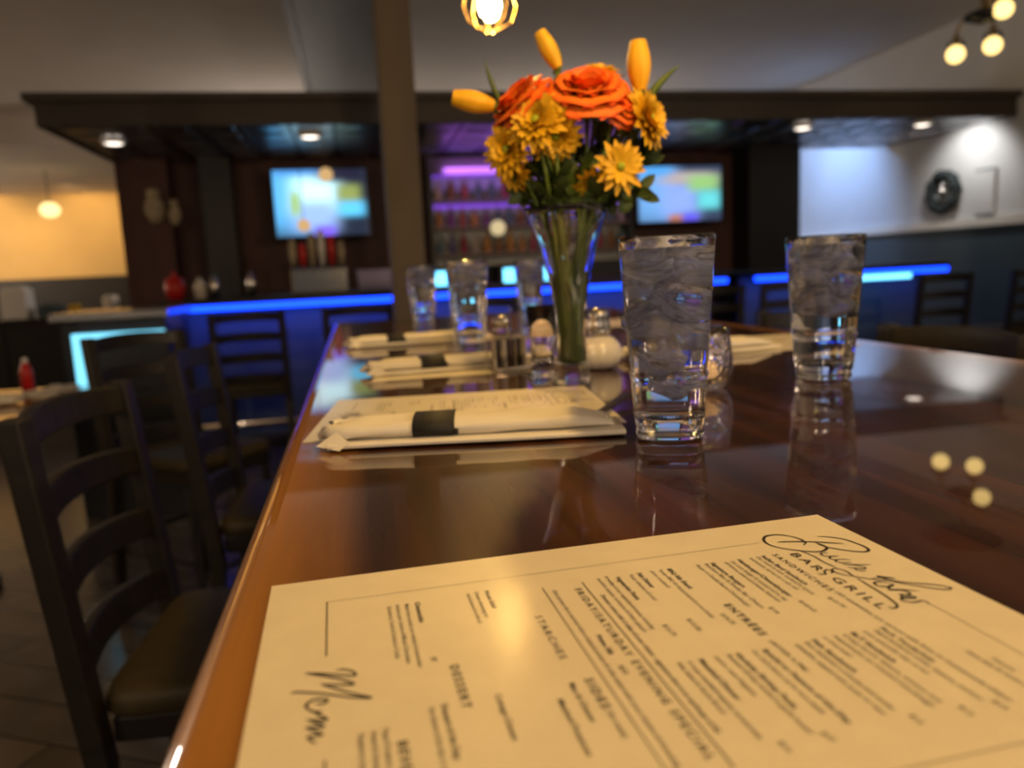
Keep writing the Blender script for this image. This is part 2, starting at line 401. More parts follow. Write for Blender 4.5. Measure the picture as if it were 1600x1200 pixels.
dup(st, (-.62, 2.95, 0), math.radians(-40), 'dark bar stool turned sideways past the far left corner of the table', GS)
dup(st, (1.00, 1.42, 0), math.radians(184), 'dark bar stool at the right edge of the table, nearest on that side', GS)
dup(st, (1.02, 2.10, 0), math.radians(178), 'dark bar stool at the right side of the table beyond the menu with dark-banded roll', GS)
for i, (x, y, a, lb) in enumerate([(-.62, 4.85, 92, 'dark stool at the left end of the blue-lit bar'),
        (.02, 4.9, 88, 'dark stool at the blue-lit bar below the left television'),
        (.75, 4.9, 95, 'dark stool at the blue-lit bar just right of the brown post'),
        (2.25, 4.85, 90, 'dark stool at the bar beneath the right television'),
        (2.85, 4.9, 84, 'dark stool at the bar left of the right-hand blue light strip'),
        (3.95, 4.85, 90, 'dark stool below the right-hand blue light strip of the bar'),
        (4.70, 4.9, 95, 'dark stool at the far right end of the bar')]):
    dup(st, (x, y, 0), math.radians(a), lb, GS)

# ---------------------------------------------------------------- the printed menus
ML, MW = .2794, .2159        # long side, short side
IN = .0254
PTL, PBL = R(1277, 806, z=TZ), R(425, 918, z=TZ)
_v = (PBL - PTL); _v.z = 0; _v.normalize()
_x = Vector((-_v.y, _v.x, 0))
if _x.dot(R(1600, 968, z=TZ) - PTL) < 0: _x = -_x
def page(px, py):
    p = R(px, py, z=TZ) - PTL
    return p.dot(_x), p.dot(_v)
# page coordinates: x = reading direction (m), y = down the page (m)
def P3(x, y, z=0): return Vector((x, -y, z))       # local mesh coordinates of a page
def ribbon(bm, pts, w, z=.0007, smooth=True, taper=True):
    pts = [Vector((a, b)) for a, b in pts]
    if smooth and len(pts) > 2:
        out = []
        for i in range(len(pts) - 1):
            p0, p1, p2, p3 = pts[max(i - 1, 0)], pts[i], pts[i + 1], pts[min(i + 2, len(pts) - 1)]
            for k in range(6):
                s = k / 6
                out.append(.5 * ((2 * p1) + (p2 - p0) * s + (2 * p0 - 5 * p1 + 4 * p2 - p3) * s * s + (3 * p1 - p0 - 3 * p2 + p3) * s ** 3))
        out.append(pts[-1]); pts = out
    prev = None; n = len(pts)
    for i, p in enumerate(pts):
        t = pts[min(i + 1, n - 1)] - pts[max(i - 1, 0)]
        if t.length < 1e-9: continue
        t.normalize(); nn = Vector((-t.y, t.x))
        ww = w * (.35 + .65 * min(1, min(i, n - 1 - i) / max(3, n * .12))) if taper else w
        # pen angle: strokes thicken when they run across the pen
        if taper: ww *= .75 + .5 * abs(t.x * .5 + t.y * .87)
        a, b = p + nn * ww / 2, p - nn * ww / 2
        cur = (bm.verts.new(P3(a.x, a.y, z)), bm.verts.new(P3(b.x, b.y, z)))
        if prev: bm.faces.new((prev[0], prev[1], cur[1], cur[0]))
        prev = cur
ink, grey = B(), B()
def strokes(org, sc, lst, w):
    for s in lst:
        ribbon(ink, [page(org[0] + a / sc, org[1] + b / sc) for a, b in s], w)
LOGO = [
    [(460, 182), (600, 178), (800, 180), (950, 188), (1100, 198)],
    [(840, 128), (950, 132), (1100, 155), (1220, 195), (1305, 230), (1338, 260), (1300, 276), (1200, 272), (1080, 256), (960, 236), (880, 212), (830, 185)],
    [(830, 188), (900, 212), (935, 240), (900, 268), (820, 276), (700, 268), (550, 250), (430, 225), (350, 190), (328, 150), (360, 122), (450, 111), (540, 118), (640, 140), (700, 165), (732, 190), (710, 212)],
    [(950, 288), (878, 290), (905, 315), (985, 320), (1050, 318)], [(1050, 318), (975, 322), (965, 342), (1020, 352), (1068, 350)],
    [(1165, 358), (1110, 350), (1040, 352), (1022, 368), (1080, 382), (1172, 378)],
    [(1362, 402), (1200, 400), (1085, 398)], [(1085, 398), (1180, 402), (1290, 424), (1300, 440), (1210, 434), (1130, 426)], [(1200, 434), (1235, 456), (1312, 462)],
    [(690, 272), (800, 315), (900, 372), (1032, 432)],
    [(1190, 514), (1100, 500), (1030, 480), (985, 455), (1002, 440), (1065, 445), (1130, 470), (1195, 512), (1300, 532), (1420, 545), (1540, 556)],
    [(845, 485), (882, 495), (925, 490), (910, 468), (940, 449), (985, 462)], [(978, 484), (990, 470), (985, 455)]]
LOGO2 = [
    [(690, 398), (760, 396), (820, 400), (715, 386), (800, 412), (900, 425), (1040, 436), (1130, 450), (1146, 461), (1100, 465), (1000, 452), (900, 436), (810, 420), (745, 404)],
    [(598, 400), (680, 450), (760, 500), (820, 545), (832, 568), (805, 576), (778, 566)],
    [(800, 434), (740, 420), (698, 426), (725, 446), (795, 446), (806, 436), (780, 458), (812, 468)],
    [(958, 474), (850, 466), (780, 468)], [(782, 470), (860, 470), (905, 486), (895, 497), (838, 492)], [(858, 494), (862, 508), (925, 508)],
    [(862, 520), (935, 516), (925, 506), (868, 512), (860, 528), (920, 542), (985, 531), (1026, 553)]]
MENU = [
    [(545, 640), (600, 635), (650, 650), (655, 670), (590, 670), (480, 661), (365, 657)],
    [(365, 657), (480, 676), (600, 700), (650, 722), (560, 726), (455, 722)],
    [(455, 722), (560, 755), (680, 785), (755, 803), (600, 795), (450, 776), (320, 769), (280, 780)],
    [(430, 835), (455, 840), (490, 825), (488, 811), (430, 812), (385, 830), (370, 855), (400, 880), (440, 886), (470, 880)],
    [(470, 880), (430, 895), (470, 915), (492, 930), (430, 936), (372, 930)],
    [(372, 930), (430, 950), (470, 965), (460, 976), (410, 976), (366, 980)],
    [(366, 980), (430, 1003), (465, 1020), (420, 1026), (383, 1036), (400, 1056), (430, 1072)]]
strokes((1140, 820), 6.154, LOGO[:3], .0012); strokes((1140, 820), 6.154, LOGO[3:], .0008)
strokes((1180, 800), 3.75, LOGO2, .0009)
strokes((380, 880), 3.75, MENU, .0010)
def line(bm, x0, y0, x1, y1, w):
    ribbon(bm, [(x0 * IN, y0 * IN), (x1 * IN, y1 * IN)], w * IN, smooth=False, taper=False)
line(grey, 1.06, 10.03, 1.06, 1.95, .010); line(ink, 1.05, 10.03, 2.97, 10.03, .022)
line(ink, 5.45, 10.03, 7.42, 10.03, .022); line(grey, 7.42, 10.03, 7.42, .96, .010); line(grey, 4.26, .96, 7.42, .96, .010)
line(grey, 1.70, 5.74, 6.9, 5.74, .020); line(grey, 1.70, 6.45, 6.9, 6.45, .016)

def text_verts(s, x0, y, x1, h, bold=0., space=1.):
    """lettering as flat mesh: starts at page x0 (in), middle line y (in), ends at x1, cap height h"""
    cu = bpy.data.curves.new('lettering', 'FONT'); cu.body = s; cu.size = 1.; cu.space_character = space
    cu.offset = bold; cu.resolution_u = 2
    o = bpy.data.objects.new('lettering', cu); COL.objects.link(o)
    dg = bpy.context.evaluated_depsgraph_get(); dg.update()
    me = o.evaluated_get(dg).to_mesh()
    vs = [v.co.copy() for v in me.vertices]; fs = [list(p.vertices) for p in me.polygons]
    o.to_mesh_clear(); bpy.data.objects.remove(o); bpy.data.curves.remove(cu)
    xa, xb = min(v.x for v in vs), max(v.x for v in vs)
    sx = (x1 - x0) / (xb - xa); sy = h / .70
    return [((x0 + (v.x - xa) * sx) * IN, (y + h * .45 - v.y * sy) * IN) for v in vs], fs
def put(bm, s, x0, y, x1, h, bold=0., space=1.):
    vs, fs = text_verts(s, x0, y, x1, h, bold, space)
    bv = [bm.verts.new(P3(a, b, .0007)) for a, b in vs]
    for f in fs:
        try: bm.faces.new([bv[i] for i in f])
        except ValueError: pass
HB, NB, DB = .11, .085, .075
for s, x0, y, x1, h, bo, sp in [
        ('BAR', 1.75, 1.70, 2.60, .17, .008, 1.3), ('GRILL', 2.93, 1.70, 4.16, .17, .008, 1.3),
        ('SANDWICHES', 1.67, 2.04, 3.36, .11, .012, 1.35),
        ('ENTR\u00c9ES', 3.27, 3.86, 4.36, .12, .022, 1.3), ('FRIDAY/SATURDAY EVENING SPECIAL', 1.93, 5.90, 6.70, .115, .015, 1.35),
        ('SIDES', 4.70, 6.65, 5.43, .12, .022, 1.3), ('DESSERT', 3.80, 8.30, 4.90, .12, .018, 1.3), ('BEVERAGES', 5.35, 9.15, 6.75, .12, .02, 1.3),
        ('STARCHES', 2.7, 6.80, 4.1, .11, .006, 1.3),
        ('Italian Beef Sandwich', 1.67, 2.27, 3.02, NB, .018, 1), ('Hamburger/Cheeseburger', 1.67, 2.76, 3.34, NB, .018, 1),
        ('Signature Burgers', 1.65, 3.27, 2.79, NB, .018, 1), ('BBQ Rib Shank', 1.65, 4.11, 2.56, NB, .02, 1), ('Fish Dinner', 1.65, 4.68, 2.31, NB, .02, 1),
        ('Vegetarian Pasta', 1.67, 5.09, 2.66, NB, .02, 1), ('Pork Tenderloin', 4.68, 2.17, 5.70, NB, .014, 1), ('BLT Sandwich', 4.68, 2.65, 5.56, NB, .018, 1),
        ('Fish Sandwich', 4.69, 3.29, 5.61, NB, .018, 1), ('Special or Feature of the Day', 4.71, 4.07, 6.57, NB, .018, 1), ('Garlicky Shrimp Pasta', 4.70, 4.48, 6.11, NB, .018, 1),
        ('Meatball Dinner', 4.70, 5.03, 5.75, NB, .018, 1),
        ('Dinners come with 2 sides of your choice - signature slaw is an upcharge of $2', 2.30, 5.59, 6.28, .075, .012, 1),
        ('Prime Rib', 3.60, 6.12, 4.20, NB, .02, 1), ('Mac & Cheese', 4.74, 6.89, 5.64, NB, .008, 1), ('Mashed Potatoes', 5.07, 7.14, 6.25, NB, .008, 1),
        ('Cottage Cheese', 4.71, 7.87, 5.72, NB, .008, 1), ('Cheesecake', 1.56, 8.57, 2.33, NB, .02, 1), ('Dessert of the Day', 4.73, 8.57, 5.88, NB, .014, 1),
        ('House Salad', 1.5, 7.38, 2.2, NB, .010, 1)]:
    put(ink, s, x0, y, x1, h, bo, sp)
for s, x0, y, x1 in [
        ('(All sandwiches are served with fries or homemade chips)', 3.42, 2.0, 6.72), ('Our roast is slow cooked in spices', 1.67, 2.385, 3.39),
        ('and savory, served on a sub roll', 1.68, 2.52, 3.13), ('$12.75', 3.56, 2.235, 3.95),
        ('Our juicy burger & toasted roll to top', 1.70, 2.91, 3.45), ('off lettuce, onion and cheese, deserved', 1.70, 3.035, 3.45), ('$10/13', 3.52, 2.73, 3.92),
        ('Bourbon Bleu & Smoky Bar Cheese', 1.66, 3.395, 3.57), ('Burger or Double Bacon Cheeseburger', 1.66, 3.56, 3.46), ('$14', 3.57, 3.285, 3.80),
        ('(AFTER 4 PM)', 4.53, 3.86, 5.41), ('Hand battered cutlet, lettuce, tomato', 4.72, 2.30, 6.62), ('onion and pickle chips on bun', 4.69, 2.455, 5.93), ('$13', 6.66, 2.19, 6.85),
        ('Crispy bacon, lettuce, tomato and', 4.69, 2.79, 6.5), ('mayonnaise on toasted sourdough', 4.69, 2.935, 6.55), ('or wheat bread', 4.67, 3.09, 5.25), ('$12', 6.64, 2.65, 6.84),
        ('Beer battered, a crunchy and tender', 4.72, 3.42, 6.49), ('whitefish, topped with tartar or slaw', 4.72, 3.58, 6.53), ('$13', 6.62, 3.31, 6.80),
        ('Our chef\'s choice, ask for more details', 4.70, 4.235, 6.30), ('Sauteed shrimp tossed in garlic butter', 4.69, 4.61, 6.62), ('sauce, over linguine', 4.69, 4.79, 5.72), ('$17', 6.61, 4.47, 6.80),
        ('A large meatball topped, served with', 4.70, 5.20, 6.52), ('Side Salad & Garlic Bread', 4.69, 5.345, 5.95), ('$15', 6.63, 5.03, 6.83),
        ('Tender BBQ rib shank prepared in our house', 1.62, 4.27, 3.62), ('slow cooked', 1.63, 4.43, 2.37), ('$14.75', 3.55, 4.09, 3.91),
        ('Your choice of cod', 1.65, 4.84, 2.76), ('$13.50', 3.54, 4.65, 3.94), ('A medley of our vegetables & lemon, including', 1.60, 5.27, 3.68),
        ('zucchini, squash, tomatoes & fresh spinach', 1.63, 5.42, 3.72), ('$12.75', 3.60, 5.065, 3.97), ('$32', 4.52, 6.12, 4.75),
        ('Our prime rib is served with a baked potato & side salad with your choice of dressing', 1.86, 6.29, 6.72), ('(for meals)', 5.50, 6.64, 6.05),
        ('Made from scratch our variety of cheesecakes', 1.58, 8.745, 3.70), ('include your choice of Mixed Chocolate', 1.55, 8.89, 3.55), ('Strawberry, Turtle & Cookies or Turtle', 1.58, 9.03, 3.36), ('$7', 3.48, 8.545, 3.62),
        ('Our dessert of the day is a treat, ask', 4.74, 8.73, 6.4), ('Pepsi Products', 5.04, 9.32, 5.8), ('Sweet & Unsweet Tea', 5.05, 9.46, 6.1), ('Raspberry Lemonade', 5.06, 9.61, 6.1),
        ('Cream dressing or', 1.48, 7.56, 2.5), ('with & house oil or olive oil', 1.52, 7.70, 2.65), ('Hours', 5.86, 1.40, 6.2), ('Open daily for lunch and dinner', 5.6, 1.56, 6.9)]:
    put(ink if s[0] == '$' else grey, s, x0, y, x1, DB, .004, 1)
MT['inkmid'] = mat('body_text_ink', (.060, .052, .042), .55)
MT['inkgrey'] = MT['inkmid']
for b in (ink, grey):
    for f in b.faces:
        f.normal_update()
        if f.normal.z < 0: f.normal_flip()
def sheet_mesh(w, h, t=.0005, n=6):
    """thin laminated sheet, page coordinates, corners a touch lifted"""
    bm = B(); g = []
    for j in range(n + 1):
        row = []
        for i in range(n + 1):
            row.append(bm.verts.new((w * i / n, -h * j / n, t)))
        g.append(row)
    for j in range(n):
        for i in range(n): bm.faces.new((g[j][i], g[j + 1][i], g[j + 1][i + 1], g[j][i + 1]))
    box(bm, 0, w, -h, 0, .0, t * .96)
    return bm
inkme, greyme = bpy.data.meshes.new('printed_text'), bpy.data.meshes.new('printed_fine_text')
ink.to_mesh(inkme); grey.to_mesh(greyme); ink.free(); grey.free(); inkme.materials.append(MT['ink']); greyme.materials.append(MT['inkmid'])
GM = 'printed menus on the table'
def make_menu(tl, vdir, label, z=TZ):
    """tl = top-left corner of the page, vdir = direction down the page"""
    ang = math.atan2(-vdir.y, -vdir.x) - PI / 2       # local -y points down the page
    t = thing('menu', label, 'menu', (tl.x, tl.y, z + .0002), ang, GM)
    obj('sheet', sheet_mesh(MW, ML), 'paper', t)
    for me, nm in ((inkme, 'printed_text'), (greyme, 'printed_fine_text')):
        o = bpy.data.objects.new(nm, me); link(o, t)
    return t
make_menu(PTL, _v, 'large cream menu in the foreground with black script heading, nearest the camera')
mbl, mtl = R(531, 626, z=TZ), R(912, 603.5, z=TZ)
vb = (R(472, 693, z=TZ) + mbl) / 2 - (R(976, 660.5, z=TZ) + mtl) / 2; vb.normalize()
make_menu(mtl, vb, 'cream menu lying under the near rolled napkin, left of the first water glass')
# right-hand menu: its near long edge runs along the right-hand seats
c0 = R(1208, 587, z=TZ)
ud = Vector((1, 0.0, 0)); vdn = Vector((0, 1, 0))
a_ = math.radians(-1)
make_menu(c0 + Vector((0, MW, 0)) + Vector((-.012, 0, 0)), Vector((math.cos(a_), math.sin(a_), 0)), 'cream menu behind the second water glass, right side of table')
ml3 = R(520, 598, z=TZ)
make_menu(Vector((.30, 1.22, 0)), Vector((-1, .03, 0)), 'cream menu under the middle banded napkin roll on the left side', TZ)
make_menu(Vector((.28, 1.72, 0)), Vector((-1, .02, 0)), 'cream menu under the farthest napkin roll on the left side', TZ)
make_menu(Vector((.50, 1.62, 0)), Vector((1, .05, 0)), 'far cream menu at the right side behind the crackled candle glass', TZ)

# ---------------------------------------------------------------- napkin rolls
def make_roll(label, group, z0):
    """rolled napkin lying along local x, length .245"""
    t = thing('rolled_napkin', label, 'napkin', group=group)
    L, n, m = .235, 46, 28
    rng = random.Random(3)
    bm = B(); rings = []
    for i in range(n + 1):
        s = i / n; x = -L / 2 + s * L
        hw, hh = .0235, .0068
        ec = 0
        if s < .10: k = 1 - s / .10; hw *= 1 - .30 * k * k; hh *= 1 - .30 * k; ec = k
        if s > .86: k = (s - .86) / .14; hw *= 1 - .18 * k; hh *= 1 - .55 * k
        ring = []
        for j in range(m):
            a = 2 * PI * j / m
            ca, sa = math.cos(a), math.sin(a)
            yy = hw * math.copysign(abs(ca) ** .75, ca); zz = hh * math.copysign(abs(sa) ** .8, sa)
            wob = .0006 * math.sin(5 * a + s * 9) + .0004 * math.sin(23 * s + 3 * a)
            if ec: wob += ec * .0035 * math.sin(3 * a + 1.3) + rng.uniform(-1, 1) * .0007 * ec
            zz += wob + hh * .55 * (.5 + .5 * math.cos(a)) * (1 if sa > 0 else 0) * .5
            ring.append(bm.verts.new((x + (rng.uniform(-.004, .004) if i == 0 else 0), yy, max(hh + zz, .0004) + .0045)))
        rings.append(ring)
    for a, b in zip(rings, rings[1:]):
        for k in range(m): bm.faces.new((a[k], a[(k + 1) % m], b[(k + 1) % m], b[k]))
    for ring, fl in ((rings[0], 1), (rings[-1], 0)):
        c = sum((v.co for v in ring), Vector()) / m
        c.x += .007 if fl else -.006
        cv = bm.verts.new(c)
        for k in range(m): bm.faces.new((ring[k], ring[(k + 1) % m], cv))
    obj('napkin_body', bm, 'napkin', t, smooth=True)
    # folded hem that sticks out along the camera side
    bm = B(); rr = []
    for i in range(25):
        s = i / 24; x = -L / 2 + .004 + s * (L + .004); y0 = -.031 + .0012 * math.sin(s * 7); 
        rr.append([bm.verts.new((x, y, z)) for y, z in ((.020, .0005), (y0 + .002, .0005), (y0, .0016), (y0 - .0002, .0034), (y0 + .0015, .0050), (.010, .0062), (.020, .0058))])
    for a, b in zip(rr, rr[1:]):
        for k in range(7): bm.faces.new((a[k], a[(k + 1) % 7], b[(k + 1) % 7], b[k]))
    bm.faces.new(rr[0]); bm.faces.new(rr[-1])
    obj('folded_hem', bm, 'napkin', t, smooth=False)
    # pinched paper corners at the left end
    bm = B()
    pts = [(-L / 2 - .013, .012, .006), (-L / 2 - .006, .002, .013), (-L / 2 + .010, -.004, .0165), (-L / 2 + .008, .020, .015), (-L / 2 - .004, .022, .010), (-L / 2 - .010, .004, .003), (-L / 2 + .006, .004, .002)]
    v = [bm.verts.new(p) for p in pts]
    for f in ((0, 1, 4), (1, 2, 3), (1, 3, 4), (0, 5, 1), (5, 6, 2), (5, 2, 1), (0, 4, 5)): bm.faces.new([v[k] for k in f])
    obj('crumpled_end', bm, 'napkin', t)
    bm = B()
    pts = [(-L / 2 - .006, -.026, .0035), (-L / 2 + .014, -.034, .0005), (-L / 2 + .022, -.030, .006), (-L / 2 + .010, -.020, .013), (-L / 2 + .004, -.012, .006)]
    v = [bm.verts.new(p) for p in pts]
    for f in ((0, 1, 3), (1, 2, 3), (0, 3, 4), (0, 4, 1), (1, 4, 2), (2, 4, 3)): bm.faces.new([v[k] for k in f])
    obj('folded_corner', bm, 'napkin', t)
    # paper band
    bm = B(); rings = []
    x0, x1 = -.046, -.012
    for x in (x0, x1):
        ring = []
        for j in range(m):
            a = 2 * PI * j / m; ca, sa = math.cos(a), math.sin(a)
            hw, hh = .0243, .0076
            yy = hw * math.copysign(abs(ca) ** .75, ca); zz = hh * math.copysign(abs(sa) ** .8, sa) + hh * .55 * (.5 + .5 * math.cos(a)) * (1 if sa > 0 else 0) * .5
            ring.append((x, yy, max(.0076 + zz, .0010) + .0042))
        rings.append(ring)
    R1 = [bm.verts.new(p) for p in rings[0]]; R2 = [bm.verts.new(p) for p in rings[1]]
    for k in range(m): bm.faces.new((R1[k], R1[(k + 1) % m], R2[(k + 1) % m], R2[k]))
    # loose end of the band
    e = [bm.verts.new(p) for p in ((x1 - .001, -.0246, .0125), (x1 + .003, -.0250, .0120), (x1 + .003, -.0253, .007), (x1 - .001, -.0249, .007))]
    bm.faces.new(e)
    o = obj('paper_band', bm, 'band', t, smooth=True, label='black paper band around the roll')
    md = o.modifiers.new('thick', 'SOLIDIFY'); md.thickness = .0004; md.offset = 1
    return t
GN = 'banded napkin rolls'
p0, p1 = R(520, 706, z=TZ), R(950, 683, z=TZ)
r1 = make_roll('rolled white napkin with black paper band in the foreground, lying on a menu', GN, 0)
ang = math.atan2(p1.y - p0.y, p1.x - p0.x)
mid = (p0 + p1) / 2
r1.location = (mid.x + .004, mid.y + .027, TZ + .0012); r1.rotation_euler.z = ang
dup(r1, (.128, 1.085, TZ + .0012), math.radians(2), 'blurred napkin roll with dark band, second from the camera on the left', GN)
dup(r1, (.10, 1.53, TZ + .0012), math.radians(3), 'farthest napkin roll with dark band at the left side of the table', GN)
dup(r1, (.490, 1.055, TZ + .0012), math.radians(8), 'napkin roll on the right-hand menu, partly behind the second water glass', GN)
# dark straw lying by the roll's end
s0, s1 = R(909, 668, z=TZ), R(971, 634, z=TZ)
bm = B(); dd = (s1 - s0).normalized(); nn = Vector((-dd.y, dd.x, 0))
L = (s1 - s0).length + .02
pts = []
for k in range(9):
    s = k / 8; w = .0022 + .0030 * s; z = TZ + .0015 + .006 * s
    c = s0 + dd * L * s
    pts.append([bm.verts.new((c + nn * a * w + Vector((0, 0, b + z - c.z)))) for a, b in ((-1, 0), (1, 0), (1, .0022), (-1, .0022))])
for a, b in zip(pts, pts[1:]):
    for k in range(4): bm.faces.new((a[k], a[(k + 1) % 4], b[(k + 1) % 4], b[k]))
bm.faces.new(pts[0]); bm.faces.new(pts[-1])
tag(obj('table_knife', bm, 'straw'), 'dark slim knife handle poking out between the near napkin roll and first glass', 'knife')

# ---------------------------------------------------------------- water glasses
GH = .157
def sec(a, hw, p):       # rounded square section
    ca, sa = math.cos(a), math.sin(a)
    r = hw / (abs(ca) ** p + abs(sa) ** p) ** (1 / p)
    return r * ca, r * sa
def loft(prof, n=64):
    """prof: (half width, squareness, z); closed at r=0"""
    bm = B(); rings = []
    for hw, p, z in prof:
        if hw < 1e-6: rings.append([bm.verts.new((0, 0, z))]); continue
        rings.append([bm.verts.new((*sec(2 * PI * k / n, hw, p), z)) for k in range(n)])
    for a, b in zip(rings, rings[1:]):
        for k in range(n):
            j = (k + 1) % n; q = []
            for v in (a[k % len(a)], a[j % len(a)], b[j % len(b)], b[k % len(b)]):
                if v not in q: q.append(v)
            if len(q) > 2: bm.faces.new(q)
    return bm
def hw_out(z): return .0262 + (.0368 - .0262) * (z / GH)
def glass_profile():
    out = [(0, 3, .0), (.022, 3, .0), (.0255, 3.2, .0015), (.0266, 3.4, .006), (.0258, 3.4, .009), (.0266, 3.6, .012)]
    for z in (.02, .03, .04, .047): out.append((hw_out(z), 3.8, z))
    out += [(hw_out(.050) + .0006, 3.8, .0495), (hw_out(.052) + .0009, 3.8, .0515), (hw_out(.054) - .0006, 3.8, .0540), (hw_out(.056) - .0004, 3.8, .0565)]
    for z in (.060, .08, .10, .12, .14, .152): out.append((hw_out(z), 3.6, z))
    out += [(hw_out(GH) - .0002, 3.5, .1555), (hw_out(GH) - .0009, 3.5, GH), (hw_out(GH) - .0018, 3.5, .1560)]
    for z in (.152, .14, .12, .10, .08, .06, .05, .04, .03, .022): out.append((hw_out(z) - .0026, 3.2, z))
    out += [(.019, 2.6, .0165), (.010, 2.2, .0155), (0, 2, .015)]
    return out
def water_mesh(zt=.147):
    pr = [(0, 2, .0151), (.0101, 2.2, .0156), (.0191, 2.6, .0166)]
    for z in (.022, .03, .04, .05, .06, .08, .10, .12, .14): pr.append((hw_out(z) - .00255, 3.2, z))
    pr += [(hw_out(zt) - .0025, 3.2, zt + .0008), (hw_out(zt) - .0045, 3.2, zt), (.010, 2.4, zt - .0003), (0, 2, zt - .0003)]
    return loft(pr)
GG, GWt = 'tall water glasses', 'iced water in the glasses'
def ice_lump(seed, size):
    rng = random.Random(seed); bm = B()
    bmesh.ops.create_icosphere(bm, subdivisions=3, radius=1)
    ph = [rng.uniform(0, 6) for _ in range(6)]
    for v in bm.verts:
        d = v.co.normalized()
        k = 1 + .14 * math.sin(3 * d.x + ph[0]) + .10 * math.sin(4 * d.y + ph[1]) + .10 * math.sin(5 * d.z + ph[2]) + .05 * math.sin(9 * d.x + 7 * d.z + ph[3])
        p = Vector([math.copysign(abs(c) ** .7, c) for c in d]) * k
        v.co = Vector((p.x * size[0], p.y * size[1], p.z * size[2]))
    return bm
ices = []
def make_glass(loc, rz, label, wlabel, n_ice):
    g = thing('drinking_glass', label, 'glass', loc, rz, GG)
    obj('glass_body', loft(glass_profile()), 'glass', g, smooth=True)
    w = obj('glass_water', water_mesh(), 'water', None, smooth=True); w.location = loc; w.rotation_euler.z = rz
    tag(w, wlabel, 'water', GWt)
    return g, w
ICE = [((.004, .002, .046), (.0150, .0150, .0130), (.3, .2, .4)), ((-.004, -.004, .066), (.020, .016, .013), (.5, -.3, 1.)), ((.008, .006, .083), (.019, .018, .012), (-.4, .3, .2)),
       ((-.009, -.006, .093), (.019, .018, .013), (.2, .5, 2.)), ((.010, -.007, .108), (.021, .018, .012), (.4, .1, .6)), ((-.009, .008, .117), (.021, .018, .013), (.4, .4, 1.5)),
       ((.010, .006, .134), (.020, .019, .012), (-.2, .3, .9)), ((-.010, -.008, .138), (.019, .018, .012), (.2, -.2, 0.)), ((-.012, .014, .143), (.013, .012, .010), (.1, .3, .3))]
icemesh = []
for k in range(9):
    b = ice_lump(40 + k, ICE[k][1]); me = bpy.data.meshes.new('ice_cube'); b.to_mesh(me); b.free()
    for p in me.polygons: p.use_smooth = True
    me.materials.append(MT['ice']); icemesh.append(me)
ICELAB = ['lowest', 'second lowest', 'third from the bottom', 'fourth from the bottom', 'middle right', 'middle left', 'upper right', 'topmost', 'small one by the rim']
def fill_ice(loc, rz, cnt, where, start=0):
    for k in range(start, start + cnt):
        p, s, r = ICE[k]
        o = bpy.data.objects.new('ice_cube', icemesh[k]); COL.objects.link(o)
        q = Matrix.Rotation(rz, 3, 'Z') @ Vector(p)
        o.location = Vector(loc) + q; o.rotation_euler = r
        tag(o, f'cloudy ice lump in {where}, {ICELAB[k]}', 'ice', f'ice in {where}')
gl1 = R(1046, 680, z=TZ); gl2 = R(1286, 591, z=TZ)
spots = [(gl1, math.radians(-22), 'tall faceted water glass nearest the camera, beside the napkin roll', 'the nearest water glass', 9, 0),
         (gl2, math.radians(-6), 'tall water glass at the right, second nearest, reflected in the table', 'the second glass at the right', 7, 2),
         (R(735, 537, z=TZ), .2, 'blurred water glass left of the flower vase, middle of three', 'the middle far glass', 4, 4),
         (R(663, 503, z=TZ), .5, 'far water glass at the left end of the row before the bar', 'the leftmost far glass', 4, 4),
         (R(829, 498, z=TZ), .1, 'far water glass just left of the vase', 'the far glass beside the vase', 4, 4)]
g0 = w0 = None
for p, rz, lb, wh, cnt, stt in spots:
    loc = Vector((p.x, p.y, TZ + .0002))
    if g0 is None:
        g0, w0 = make_glass(loc, rz, lb, 'clear iced water filling ' + wh, 0)
    else:
        dup(g0, loc, rz, lb, GG)
        w = w0.copy(); COL.objects.link(w); w.location = loc; w.rotation_euler.z = rz; w['label'] = 'clear iced water filling ' + wh
    fill_ice(loc, rz, cnt, wh, stt)

# ---------------------------------------------------------------- crackled votive, shaker, candle, caddy
def at_table(px, py): p = R(px, py, z=TZ); return (p.x, p.y, TZ + .0002)
vt = thing('candle_holder', 'small round crackled-glass candle holder behind the nearest water glass', 'candle holder', at_table(1101, 606))
obj('glass_bowl', lathe(B(), [(0, 0), (.018, 0), (.0235, .004), (.0285, .016), (.0300, .030), (.0285, .046), (.0262, .058), (.0258, .0635), (.0238, .0640), (.0235, .058), (.0258, .044), (.0270, .030), (.0255, .017), (.0200, .009), (0, .008)], 40), 'crackle', vt, smooth=True)
obj('candle', lathe(B(), [(0, .0085), (.0120, .0088), (.0135, .010), (.0135, .026), (.0125, .028), (0, .0275)], 24), 'candleglow', vt, smooth=True)
sh = thing('sugar_bowl', 'round white ceramic pot with clear stopper right of the vase', 'bowl', at_table(938, 576))
obj('pot', lathe(B(), [(0, 0), (.015, 0), (.0225, .003), (.0280, .012), (.0292, .021), (.0270, .032), (.019, .041), (.012, .044), (0, .045)], 36), 'ceramic', sh, smooth=True)
obj('lid', lathe(B(), [(0, .0452), (.0135, .0452), (.0150, .049), (.0145, .060), (.0125, .068), (.0135, .072), (.0100, .079), (0, .081)], 28), 'steel', sh, smooth=True)
ch = thing('candle_holder', 'slender clear glass holder with lit candle left of the vase', 'candle holder', at_table(850, 588))
obj('glass_cylinder', lathe(B(), [(0, 0), (.020, 0), (.021, .003), (.0165, .012), (.014, .03), (.0165, .050), (.0205, .09), (.0190, .09), (.0152, .050), (.0125, .03), (.0125, .014), (0, .010)], 28), 'glass', ch, smooth=True)
